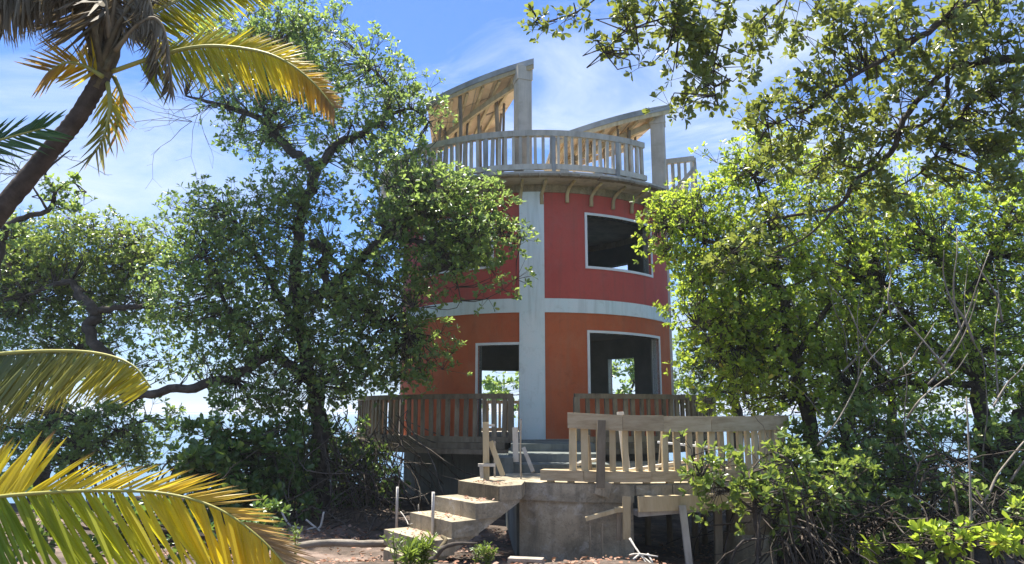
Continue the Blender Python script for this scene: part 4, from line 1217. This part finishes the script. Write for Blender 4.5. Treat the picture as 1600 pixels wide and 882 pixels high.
tree('mangrove_bush', 'shadowy green mangrove undergrowth between the roots at the bottom right', GB, (6.2, 10.8, -0.35),
     [(1430, 890, 10.8, 0.07), (1425, 820, 10.8, 0.04)], [],
     [(1270, 840, 10.8, 60, 28, 0.6), (1360, 810, 10.8, 70, 30, 0.7), (1450, 800, 10.9, 70, 30, 0.7), (1540, 800, 10.9, 60, 30, 0.7), (1380, 870, 10.6, 70, 22, 0.6), (1300, 770, 10.9, 60, 25, 0.8)],
     L=0.10, layers=1.6, mat='leaf_main', cat='bush', clump=0.22, roots=30)
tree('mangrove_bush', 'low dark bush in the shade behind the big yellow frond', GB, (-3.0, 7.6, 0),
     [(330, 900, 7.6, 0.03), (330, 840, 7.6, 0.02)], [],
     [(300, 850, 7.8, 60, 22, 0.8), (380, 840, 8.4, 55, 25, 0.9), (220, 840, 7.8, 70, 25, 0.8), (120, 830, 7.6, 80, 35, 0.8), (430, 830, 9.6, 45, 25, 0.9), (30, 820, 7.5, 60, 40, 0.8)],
     L=0.09, layers=1.7, mat='leaf_shade', cat='bush', clump=0.18)
# hanging aerial roots and tangled stems: nobody could count them
def tangle(name, label, cat, rects, mat, seedy):
    rnd = random.Random(seedy)
    P, Q, ra = [], [], []
    for x0, x1, y0, y1, Y0, Y1, n, vert, r in rects:
        for _ in range(n):
            px, py = rnd.uniform(x0, x1), rnd.uniform(y0, y0 + (y1 - y0) * 0.4)
            p = at(px, py, rnd.uniform(Y0, Y1))
            d = Vector((rnd.gauss(0, 0.8), rnd.gauss(0, 0.8), -1 * vert + rnd.gauss(0, 0.5) * (1 - vert * 0.6))).normalized()
            zend = at(px, y1, (Y0 + Y1) / 2).z
            rr = r * rnd.uniform(0.5, 1.5)
            for st in range(14):
                q = p + d * rnd.uniform(0.10, 0.22)
                P.append(p); Q.append(q); ra.append(rr)
                p = q
                d = (d + Vector((rnd.gauss(0, 0.22), rnd.gauss(0, 0.22), rnd.gauss(-0.05, 0.2) * (1.2 - vert)))).normalized()
                if p.z < zend:
                    break
    o = prisms(name, np.array(P), np.array(Q), np.array(ra), np.array(ra) * 0.9, mat, None)
    tag(o, label, cat)
tangle('aerial_roots', 'hanging aerial roots and dark stems under the left mangroves', 'roots', [(420, 640, 640, 830, 13.5, 16, 170, 0.9, 0.010), (320, 480, 650, 800, 13, 14.5, 50, 0.8, 0.009), (430, 620, 790, 850, 12.5, 14, 60, 0.2, 0.012)], M['root'], 3)
tangle('mangrove_roots', 'tangled grey prop roots and stems low on the right', 'roots', [(1200, 1610, 760, 900, 10.2, 12.5, 190, 0.45, 0.009), (1240, 1600, 640, 860, 11.5, 14, 90, 0.75, 0.010), (1180, 1320, 780, 900, 10, 11, 50, 0.7, 0.009), (1240, 1600, 700, 880, 13, 16, 140, 0.5, 0.012)], M['root'], 4)

rndb = random.Random(9)
for k in range(26):
    px0, py0, Yb = rndb.uniform(1240, 1600), rndb.uniform(470, 760), rndb.uniform(10.6, 12.4)
    a = rndb.uniform(-2.3, -0.5)
    ln = rndb.uniform(90, 230)
    pts = [(px0, py0, Yb)]
    for q in range(4):
        a += rndb.uniform(-0.35, 0.35)
        pts.append((pts[-1][0] + math.cos(a) * ln / 4, pts[-1][1] + math.sin(a) * ln / 4, Yb + rndb.uniform(-0.15, 0.15)))
    P = spline([at(*q) for q in pts], 4)
    r = rndb.uniform(0.010, 0.020)
    o = MB().tube(P, [r * (1 - 0.75 * i / len(P)) for i in range(len(P))], 6, bump=0.15).build('branch', M['pale_stem'], RIGHT_TREE, True)
# pale single stems
for px, pts, r, lab in ((1515, [(1520, 890, 10), (1517, 800, 10), (1514, 700, 10.1), (1510, 620, 10.2)], 0.017, 'tall straight pale stem in front of the right-hand mangroves'),
                        (1560, [(1485, 850, 10.4), (1540, 780, 10.5), (1560, 740, 10.6), (1600, 690, 10.8)], 0.02, 'bent pale branch rising to the right near the right edge')):
    P = spline([at(*q) for q in pts], 5)
    o = MB().tube(P, [r * (1.1 - 0.6 * i / len(P)) for i in range(len(P))], 7, bump=0.15).build('sapling_stem', M['pale_stem'], None, True)
    tag(o, lab, 'stem')

# ------------------------------------------------------------------ palms
def leaflet_mesh(curv, mat):
    n = 6
    vs, fs, al = [], [], []
    for i in range(n + 1):
        t = i / n
        wd = 0.5 * min(1, (0.35 + 3.5 * t)) * (1 - t ** 2.2) + 0.02
        z = -curv * t * t
        for s in (-1, 0, 1):
            vs.append((t * (1 - 0.15 * curv * t), s * wd, z + (0 if s else 0.0) - (abs(s) * 0.10 * wd)))
            al.append(t)
    # fold: midrib raised; y is scaled later so keep the fold in z small
    for i in range(n):
        for j in range(2):
            k = i * 3 + j
            fs.append((k, k + 1, k + 4, k + 3))
    me = bpy.data.meshes.new('leaflet')
    me.from_pydata(vs, [], fs)
    me.materials.append(mat)
    a = me.attributes.new('along', 'FLOAT', 'POINT')
    a.data.foreach_set('value', al)
    return me
LF = {k: [leaflet_mesh(c, M[m]) for c in cs] for k, m, cs in (('y', 'frond', (0.05, 0.18, 0.35)), ('g', 'frond_green', (0.05, 0.15, 0.3)))}
def frond(palm, rachis, n, lens, sideA, sideB, colf, key='y', wid=0.034, sweep=0.75, start=0.12, r0=0.02, lab=None, droop=0.25, rng=None, joined=None, miss=0.0):
    """rachis: world points; leaflets to sideA and sideB (world vectors)"""
    P = spline(rachis, 8)
    nP = len(P)
    fo = MB().tube(P, [r0 * (1 - 0.85 * i / nP) + 0.002 for i in range(nP)], 6).build('frond', M['rachis_dry' if joined == 'dead' else 'rachis'], palm, True)
    if lab:
        fo['label'] = lab
    seg = [0]
    for a, b_ in zip(P[:-1], P[1:]):
        seg.append(seg[-1] + (b_ - a).length)
    acc = MB()
    for i in range(n):
        for side, sv_ in ((0, sideA), (1, sideB)):
            if sv_ is None or random.random() < miss:
                continue
            t = start + (1 - start) * (i + random.uniform(0.2, 0.8)) / n
            d = t * seg[-1]
            j = max(0, min(nP - 2, next((k for k in range(nP - 1) if seg[k + 1] >= d), nP - 2)))
            fr = (d - seg[j]) / max(1e-6, seg[j + 1] - seg[j])
            p = P[j].lerp(P[j + 1], fr)
            T = (P[j + 1] - P[j]).normalized()
            s = Vector(sv_(t) if callable(sv_) else sv_).normalized()
            s = (s - T * s.dot(T) * 0.6).normalized()
            sw = sweep(t, side) if callable(sweep) else sweep * (0.6 + 0.9 * t)
            x = (s + T * sw + Vector((random.gauss(0, 0.07), random.gauss(0, 0.10), random.gauss(0, 0.07)))).normalized()
            L = lens(t, side) * random.uniform(0.88, 1.08)
            zh = T.cross(x)
            if zh.z < 0:
                zh = -zh
            zh = (zh + Vector((random.gauss(0, 0.22), random.gauss(0, 0.22) - 0.25, random.gauss(0, 0.22)))).normalized()
            me = random.choice(LF[key])
            mt = frame_matrix(p, x, zh, L, (wid(t, side) if callable(wid) else wid) * random.uniform(0.85, 1.15), L * droop * 4 * random.uniform(0.6, 1.2))
            if joined:
                acc.add([mt @ v.co for v in me.vertices], [tuple(f.vertices) for f in me.polygons])
            else:
                o = link('leaflet', me, fo, mt)
                o.color = (*colf(t, side), 1)
    if joined:
        o = acc.build('leaflets', M[joined], fo)
        o['kind'] = 'stuff'
    return fo
def mixc(stops, t, j=0.12):
    for (t0, c0), (t1, c1) in zip(stops[:-1], stops[1:]):
        if t <= t1:
            k = max(0, min(1, (t - t0) / (t1 - t0) + random.uniform(-j, j)))
            v = random.uniform(0.85, 1.12)
            return tuple((a + (b_ - a) * k) * v for a, b_ in zip(c0, c1))
    return stops[-1][1]
YEL, GRN, ORG, BRN = (0.78, 0.62, 0.035), (0.22, 0.30, 0.03), (0.68, 0.42, 0.03), (0.40, 0.24, 0.09)
GGR = (0.10, 0.14, 0.07)

palm = thing('coconut_palm', 'leaning coconut palm in the top left corner with yellow and dead brown fronds', 'palm', (-5.6, 5.6, 0), 'coconut palms')
P = spline([at(-330, 760, 5.7), at(-160, 560, 5.8), at(-30, 370, 5.9), at(60, 258, 6.0), at(120, 185, 6.0), at(160, 120, 6.0)], 14)
rr = [0.085 - 0.018 * i / len(P) + (0.005 if i % 2 else 0) for i in range(len(P))]
MB().tube(P, rr, 14, bump=0.05).build('trunk', M['palm_bark'], palm, True)
cr = at(175, 85, 6.0)
MB().tube([at(150, 140, 6.0), at(160, 115, 6), at(172, 85, 6), at(180, 50, 6)], [0.07, 0.085, 0.075, 0.05], 10, bump=0.2).build('crown_base', M['sheath'], palm, True)
for k in range(16):
    a = random.uniform(0, 6.28)
    q = at(160 + random.uniform(-8, 8), 125 - random.uniform(0, 30), 6.0) + Vector((0.06 * math.cos(a), 0.06 * math.sin(a), 0))
    e = at(random.uniform(120, 250), random.uniform(-60, 50), 6.0) + Vector((0, random.uniform(-0.4, 0.3), 0))
    MB().tube(spline([q, q.lerp(e, 0.5) + Vector((0, -0.03, 0.06)), e], 4), [0.026, 0.025, 0.023, 0.021, 0.019, 0.016, 0.013, 0.01, 0.006], 6).build('leaf_stalk', M['sheath'], palm, True)
# the long yellow frond arching right
frond(palm, [at(176, 112, 6), at(240, 90, 5.9), at(300, 75, 5.8), at(350, 73, 5.75), at(410, 82, 5.7), at(452, 100, 5.7), at(490, 130, 5.7), at(522, 168, 5.7)], 112,
      lambda t, s: (0.56 if s == 0 else 0.34) * (1 - 0.62 * max(0, t - 0.55) / 0.45) * (0.95 if t > 0.3 else 0.85), (0.15, -0.15, -1), (0.15, 0.45, 0.9),
      lambda t, s: mixc([(0, GRN), (0.35, (0.52, 0.46, 0.03)), (0.7, YEL), (0.85, ORG), (1, BRN)], t), wid=0.026, lab='long yellow frond arching to the right', sweep=0.55, droop=0.12)
# hanging leaflet twist at the fold
# yellow-green frond above it
frond(palm, [at(180, 70, 6), at(225, 30, 6.1), at(280, 0, 6.2), at(340, -15, 6.3), at(400, -20, 6.4)], 80, lambda t, s: 0.55 * (1 - 0.5 * t), (0.25, -0.1, -1), (0.1, 0.4, 0.9),
      lambda t, s: mixc([(0, GRN), (0.5, (0.48, 0.42, 0.03)), (1, (0.55, 0.46, 0.05))], t), wid=0.024, lab='yellow-green frond at the top edge', sweep=0.5, joined='frond_mass')
# orange stub left, hanging yellow fronds below the crown
frond(palm, [at(160, 120, 5.9), at(135, 105, 5.9), at(105, 98, 5.8), at(76, 112, 5.8)], 22, lambda t, s: 0.30, (-0.3, 0, -1), (-0.3, 0, 0.9), lambda t, s: mixc([(0, YEL), (0.6, ORG), (1, BRN)], t), wid=0.024, lab='short orange frond left of the crown')
frond(palm, [at(168, 130, 6), at(172, 165, 5.9), at(165, 205, 5.9), at(150, 238, 5.9)], 18, lambda t, s: 0.28, (-0.6, 0, -0.7), (0.6, 0, -0.7), lambda t, s: mixc([(0, YEL), (0.5, (0.42, 0.40, 0.05)), (1, (0.32, 0.30, 0.12))], t), wid=0.022, lab='hanging yellowing frond under the crown', sweep=0.9)
frond(palm, [at(178, 120, 6.1), at(190, 150, 6.1), at(186, 180, 6.1), at(180, 215, 6.1)], 14, lambda t, s: 0.22, (-0.5, 0, -0.8), (0.5, 0, -0.8), lambda t, s: mixc([(0, ORG), (0.5, ORG), (1, BRN)], t), wid=0.02, lab='hanging orange frond under the crown', sweep=0.9)
# dead and dark fronds, leaflets hanging
for rc, n, ln, lab in (([at(180, 80, 5.9), at(215, 40, 5.8), at(245, 30, 5.7), at(262, 70, 5.7), at(268, 140, 5.7)], 48, 0.28, 'dead grey-brown frond hanging right of the crown'),
                       ([at(178, 70, 6), at(200, 10, 5.9), at(225, -10, 5.8), at(240, 30, 5.8), at(245, 110, 5.8)], 50, 0.36, 'dead frond hanging before the crown'),
                       ([at(170, 70, 6), at(150, 0, 6), at(90, -40, 5.9), at(20, -12, 5.8), at(-60, 40, 5.8)], 90, 0.70, 'drooping dark frond along the top left edge'),
                       ([at(172, 60, 5.9), at(160, -10, 5.8), at(130, -60, 5.7), at(70, -45, 5.6), at(0, -10, 5.5)], 90, 0.72, 'second drooping dark frond along the top left edge'),
                       ([at(172, 60, 6), at(190, -40, 6), at(225, -80, 6.1), at(290, -70, 6.2)], 75, 0.7, 'dry frond rising out of the top edge')):
    frond(palm, rc, n, lambda t, s, ln=ln: ln * (1 - 0.35 * t), (-0.25, 0.1, -1), (0.25, -0.2, -1), None, wid=0.018, joined='dead', sweep=0.35, lab=lab, start=0.15)

# second palm, crown outside the frame on the left
palm2 = thing('coconut_palm', 'coconut palm outside the left edge whose grey-green frond hangs into view', 'palm', (-5.2, 4.4, 0.05), 'coconut palms')
c2 = Vector((-5.0, 4.5, 3.1))
MB().tube(spline([(-5.2, 4.4, -0.1), (-5.15, 4.45, 1.5), tuple(c2)], 8), [0.16] * 4 + [0.13] * 4 + [0.12] * 4 + [0.11] * 5, 12, bump=0.06).build('trunk', M['palm_bark'], palm2, True)
frond(palm2, [c2, at(-120, 575, 4.6), at(-20, 556, 4.5), at(70, 549, 4.4), at(150, 552, 4.35), at(205, 570, 4.3), at(236, 606, 4.3)], 135,
      lambda t, s: (1.15 if s == 0 else 1.0) * (1 - 0.80 * max(0, t - 0.45) / 0.55), lambda t: (-0.75 + 0.5 * max(0, t - 0.7), -0.15, -0.8), lambda t: (-0.65 + 0.5 * max(0, t - 0.7), 0.15, -0.8),
      lambda t, s: mixc([(0, GGR), (0.7, (0.14, 0.18, 0.07)), (0.86, (0.32, 0.30, 0.05)), (1, (0.55, 0.47, 0.03))], t), key='g', wid=0.021, sweep=-0.12, start=0.3, r0=0.016, lab='grey-green frond with a yellow tip', droop=0.08)
frond(palm2, [c2, at(-160, 300, 4.9), at(-90, 250, 5.0), at(-10, 222, 5.1), at(70, 200, 5.2)], 40, lambda t, s: 0.55 * (1 - 0.55 * t), (0.2, -0.2, -0.9), (0.3, 0.2, 0.8),
      lambda t, s: mixc([(0, (0.04, 0.10, 0.03)), (1, (0.06, 0.13, 0.04))], t), key='g', wid=0.028, sweep=0.9, start=0.3, joined='frond_dark', lab='dark green frond below the leaning trunk')

# third palm, young, bottom left
palm3 = thing('coconut_palm', 'young coconut palm at the bottom left whose big yellow frond crosses the corner', 'palm', (-3.6, 3.3, 0.05), 'coconut palms')
c3 = Vector((-3.45, 3.3, 0.9))
MB().tube(spline([(-3.6, 3.3, -0.1), (-3.55, 3.3, 0.5), tuple(c3)], 5), [0.13, 0.13, 0.12, 0.12, 0.11, 0.1, 0.1, 0.09, 0.08, 0.07, 0.05], 12, bump=0.06).build('trunk', M['palm_bark'], palm3, True)
frond(palm3, [c3, at(-160, 800, 3.4), at(-40, 781, 3.35), at(60, 771, 3.3), at(160, 767, 3.3), at(260, 772, 3.3), at(340, 795, 3.3), at(405, 840, 3.3), at(462, 900, 3.3)], 124,
      lambda t, s: (0.62 * (1 - 0.5 * max(0, t - 0.6) / 0.4) if s == 0 else (0.36 if t < 0.55 else 0.30) * (1 - 0.3 * t)), (0.25, -0.25, -1), (0.05, 0.4, 1.0),
      lambda t, s: mixc([(0, (0.12, 0.22, 0.03)), (0.42, (0.22, 0.34, 0.03)), (0.6, (0.50, 0.52, 0.03)), (0.8, (0.82, 0.64, 0.03)), (1, (0.72, 0.52, 0.05))], t) if s == 0 else mixc([(0, (0.66, 0.62, 0.04)), (0.55, (0.80, 0.66, 0.04)), (0.78, (0.78, 0.56, 0.05)), (0.9, (0.45, 0.30, 0.12)), (1, (0.40, 0.31, 0.20))], t),
      wid=lambda t, s: 0.025 if s == 0 else (0.034 if t < 0.52 else 0.013), sweep=lambda t, s: 0.5 + 0.3 * t if s == 0 else (0.35 if t < 0.52 else 1.5 + 2.2 * (t - 0.52)), start=0.3, miss=0.12, r0=0.010, lab='big yellow frond with dry brown tip', droop=0.08)

# ------------------------------------------------------------------ small things on the ground
def ground_z(x, y):
    return land(x, y)
def stake(px, py0, py1, Y, r, lab, mat='pale_stem'):
    p1 = at(px, py0, Y)
    p0 = at(px - 1, py1, Y)
    o = MB().tube([p0 - Vector((0, 0, 0.15)), p0.lerp(p1, 0.5), p1], r, 7, bump=0.04).build('stake', M[mat], None, True)
    tag(o, lab, 'stake', 'stakes by the stair')
stake(677, 769, 836, 9.5, 0.02, 'pale stake stuck on the lowest step of the concrete stair', 'driftwood')
stake(621, 761, 816, 10.6, 0.018, 'thin pale stake at the far left corner of the stair', 'driftwood')
stake(654, 788, 815, 10.4, 0.006, 'thin dark wire rod between the two pale stakes', 'steel')

gate = thing('newel_post', 'whitish wooden newel post with a diagonal brace at the top of the stair', 'post', at(765, 752, 10.55))
MB().bar(at(760, 752, 10.5), at(759, 660, 10.5), 0.085, 0.08, (0, 1, 0)).build('post', M['fresh_wood'], gate)
MB().bar(at(766, 690, 10.52), at(786, 744, 10.5), 0.07, 0.05, (0, 1, 0)).build('brace', M['fresh_wood'], gate)
MB().bar(at(747, 727, 10.45), at(774, 727, 10.45), 0.05, 0.04).build('cleat', M['grey_wood'], gate)
MB().bar(at(752, 728, 10.44), at(753, 748, 10.44), 0.05, 0.04, (0, 1, 0)).build('cleat', M['grey_wood'], gate)
MB().bar(at(763, 665, 10.44), at(773, 665, 10.44), 0.04, 0.03).build('cleat', M['grey_wood'], gate)
o = MB().bar(at(806, 722, 12.0), at(805, 668, 12.0), 0.09, 0.08, (0, 1, 0)).build('short_post', M['grey_wood'])
tag(o, 'short grey post beside the inner steps under the end of the gallery railing', 'post')
o = MB().tube([at(814, 752, 10.9), at(813, 700, 10.9), at(814, 655, 10.9)], 0.012, 6).build('steel_rod', M['steel'])
tag(o, 'thin upright steel rod in front of the pale blue pilaster', 'rod')
o = MB().tube([at(773, 690, 11.0), at(773, 755, 11.0)], 0.014, 6).build('steel_rod', M['steel'])
tag(o, 'thin rusty rod behind the newel post', 'rod')
o = MB().bar(at(818, 700, 11.6), at(833, 738, 11.4), 0.06, 0.04, (0, 1, 0)).build('leaning_stick', M['grey_wood'])
tag(o, 'short stick leaning against the inner steps', 'stick')

# hollow block bottom centre
q = at(822, 887, 8.9)
blk = thing('concrete_block', 'hollow concrete block lying on the ground below the porch wall', 'block', (q.x, q.y, q.z - 0.08))
rot = Matrix.Rotation(R_(-12), 3, 'Z')
m = MB()
for cx, hx in ((-0.185, 0.02), (0, 0.018), (0.185, 0.02)):
    m.box(q + rot @ Vector((cx, 0, 0)), rot @ Vector((hx, 0, 0)), rot @ Vector((0, 0.07, 0)), (0, 0, 0.07))
m.build('web', M['block'], blk)
for cz in (-0.088, 0.088):
    MB().box(q + Vector((0, 0, cz)), rot @ Vector((0.2, 0, 0)), rot @ Vector((0, 0.07, 0)), (0, 0, 0.0175)).build('face_shell', M['block'], blk)

# log along the left
a, b_ = at_z(448, 856, 0.08), at_z(606, 850, 0.02)
P = spline([a, a.lerp(b_, 0.35) + Vector((0, 0.05, 0.03)), a.lerp(b_, 0.7) + Vector((0, -0.04, 0.02)), b_], 5)
o = MB().tube(P, [0.045] * len(P), 9, bump=0.15).build('log', M['pale_stem'], None, True)
tag(o, 'long pale log lying on the ground left of the stair', 'log')
# dead white branch bottom right of the wall
db = thing('dead_branch', 'bleached dead branch on the ground before the dark opening under the porch', 'branch', at(1010, 880, 9.0))
for i, pts in enumerate(([(984, 842, 9.3), (992, 855, 9.2), (1000, 866, 9.1), (1012, 884, 9.0)], [(984, 868, 9.2), (998, 866, 9.1), (1028, 870, 9.0)], [(990, 874, 9.0), (1000, 868, 9.1), (1014, 878, 9.0), (1024, 888, 8.9)], [(1012, 866, 9.1), (1018, 876, 9.0), (1022, 886, 9.0)])):
    P = spline([at(*p) for p in pts], 4)
    MB().tube(P, [0.013 * (1.1 - 0.5 * k / len(P)) for k in range(len(P))], 6, bump=0.15).build('twig', M['driftwood'], db, True)
db2 = thing('dead_branch', 'grey dead sticks lying in the shade left of the stair', 'branch', at(500, 830, 12.0))
for pts in (([(470, 835, 12), (485, 826, 12), (500, 824, 12), (506, 800, 12)]), ([(478, 812, 12), (490, 822, 12), (500, 830, 12)]), ([(440, 800, 12), (452, 820, 12), (470, 826, 12)])):
    P = spline([at(*p) for p in pts], 4)
    MB().tube(P, 0.016, 6, bump=0.15).build('twig', M['driftwood'], db2, True)
# wire loops on the lower steps
for pts, lab in (([(626, 800, 10.3), (630, 805, 10.2), (636, 815, 10.1), (638, 820, 10.0)], 'short curled wire on the lowest step'), ([(654, 800, 10.1), (656, 812, 10.0), (668, 824, 9.9), (676, 832, 9.8)], 'long bent wire between the stakes on the lowest step'), ([(640, 820, 10.0), (650, 815, 10.0), (657, 800, 10.1)], 'bent twig lying on the lowest step')):
    P = spline([at(*p) for p in pts], 4)
    tag(MB().tube(P, 0.007, 5).build('wire', M['driftwood'], None, True), lab, 'wire')
# roots / driftwood heap at the foot of the stair
for pts, r, lab in (([(672, 878, 8.6), (690, 858, 8.7), (712, 850, 8.9), (745, 850, 9.1)], 0.03, 'dark curved root at the foot of the stair'), ([(680, 870, 8.7), (696, 846, 8.8), (690, 838, 8.9)], 0.03, 'orange-brown broken stump piece at the foot of the stair')):
    P = spline([at(*p) for p in pts], 5)
    tag(MB().tube(P, [r * (1.2 - 0.7 * k / len(P)) for k in range(len(P))], 7, bump=0.2).build('driftwood', M['root' if r == 0.03 and 'dark' in lab else 'sheath'], None, True), lab, 'driftwood')
# weeds
def weed(px, py, Y, h, n, lab, blade=False):
    b0 = at(px, py, Y)
    t = thing('weed', lab, 'weed', b0, 'weeds at the foot of the stair')
    st = MB()
    tips, dirs = [], []
    lv = []
    for i in range(n):
        a = random.uniform(0, 6.28)
        lean = random.uniform(0.05, 0.45)
        top = b0 + Vector((math.cos(a) * lean * h, math.sin(a) * lean * h, h * random.uniform(0.6, 1.0)))
        P = spline([b0 + Vector((random.uniform(-0.03, 0.03), random.uniform(-0.03, 0.03), -0.05)), b0.lerp(top, 0.5) + Vector((0, 0, 0.04)), top], 3)
        st.tube(P, 0.004, 4)
        for k in range(1, len(P)):
            tips.append(P[k]); dirs.append((P[k] - P[k - 1]).normalized() + Vector((0, 0, 0.3)))
    st.build('stem', M['weed'], t)
    base, X, Y_, Z, S = rosette_leaves(np.array(tips), np.array(dirs), 0.12 if blade else 0.05, 4 if blade else 3)
    o = leaves_mesh('leaves', base, X, Y_ * (0.3 if blade else 0.8), Z, S, M['weed'], t)
weed(462, 868, 8.6, 0.36, 4, 'leafy seedling in front of the log at the tip of the yellow frond')
weed(617, 880, 8.4, 0.32, 6, 'leafy weed at the left foot of the lowest step')
weed(660, 885, 8.2, 0.30, 10, 'grassy weed tuft in front of the lowest step', True)
weed(640, 888, 8.0, 0.2, 6, 'low grassy weed left of the bigger tuft', True)
weed(762, 888, 8.4, 0.24, 12, 'bushy green weed below the stair beside the hollow block')
weed(745, 884, 8.8, 0.2, 6, 'small weed in the shade under the stair')

# fallen leaves
def litter(name, lab, pts, L):
    n = len(pts)
    P = np.array(pts)
    a = RNG.uniform(0, 6.28, n)
    X = np.stack([np.cos(a), np.sin(a), RNG.normal(0, 0.25, n)], 1)
    X = unit(X)
    Z = unit(np.stack([RNG.normal(0, 0.35, n), RNG.normal(0, 0.35, n), np.ones(n)], 1))
    Y = unit(np.cross(Z, X))
    o = leaves_mesh(name, P, X, Y, np.cross(X, Y), L * RNG.uniform(0.6, 1.2, n), M['litter'], None)
    tag(o, lab, 'leaves')
pts = []
for i in range(9000):
    x, y = RNG.uniform(-5, 5), RNG.uniform(4.5, 13)
    if math.sin(x * 2.1 + 1) * math.sin(y * 1.7) + RNG.normal(0, 0.5) < -0.1:
        continue
    pts.append((x, y, land(x, y) + RNG.uniform(0.005, 0.03)))
litter('leaf_litter', 'dry fallen leaves scattered over the ground round the stair', pts, 0.075)
pts = []
for i in range(4):
    zt = ZP + 0.024 - RISE * i
    for k in range(34):
        s, d = RNG.uniform(0.25, 0.95), RNG.uniform(0.03, 0.32)
        p = A0 + Nn * (RUN * i) + E1 * (s * W_ST) - Nn * d
        pts.append((p.x, p.y, zt + RNG.uniform(0.003, 0.02)))
litter('step_litter', 'brown fallen leaves lying on the concrete treads', pts, 0.055)
# uniform haze volume added to lift the shadows
m, t, o = new_mat('shadow-lift haze')
pv = N(t, 'ShaderNodeVolumePrincipled')
pv.inputs['Color'].default_value = (0.93, 0.96, 1.0, 1)
pv.inputs['Density'].default_value = 0.0006
pv.inputs['Anisotropy'].default_value = 0.2
t.links.new(pv.outputs[0], o.inputs['Volume'])
hz_o = MB().box((0, 1000, 5.0), (13000, 0, 0), (0, 14000, 0), (0, 0, 8.5)).build('haze', m)
hz_o['kind'] = 'stuff'
hz_o['label'] = 'thin haze volume added to lift the shadows'
print('LEAVES', LEAF_TOTAL)
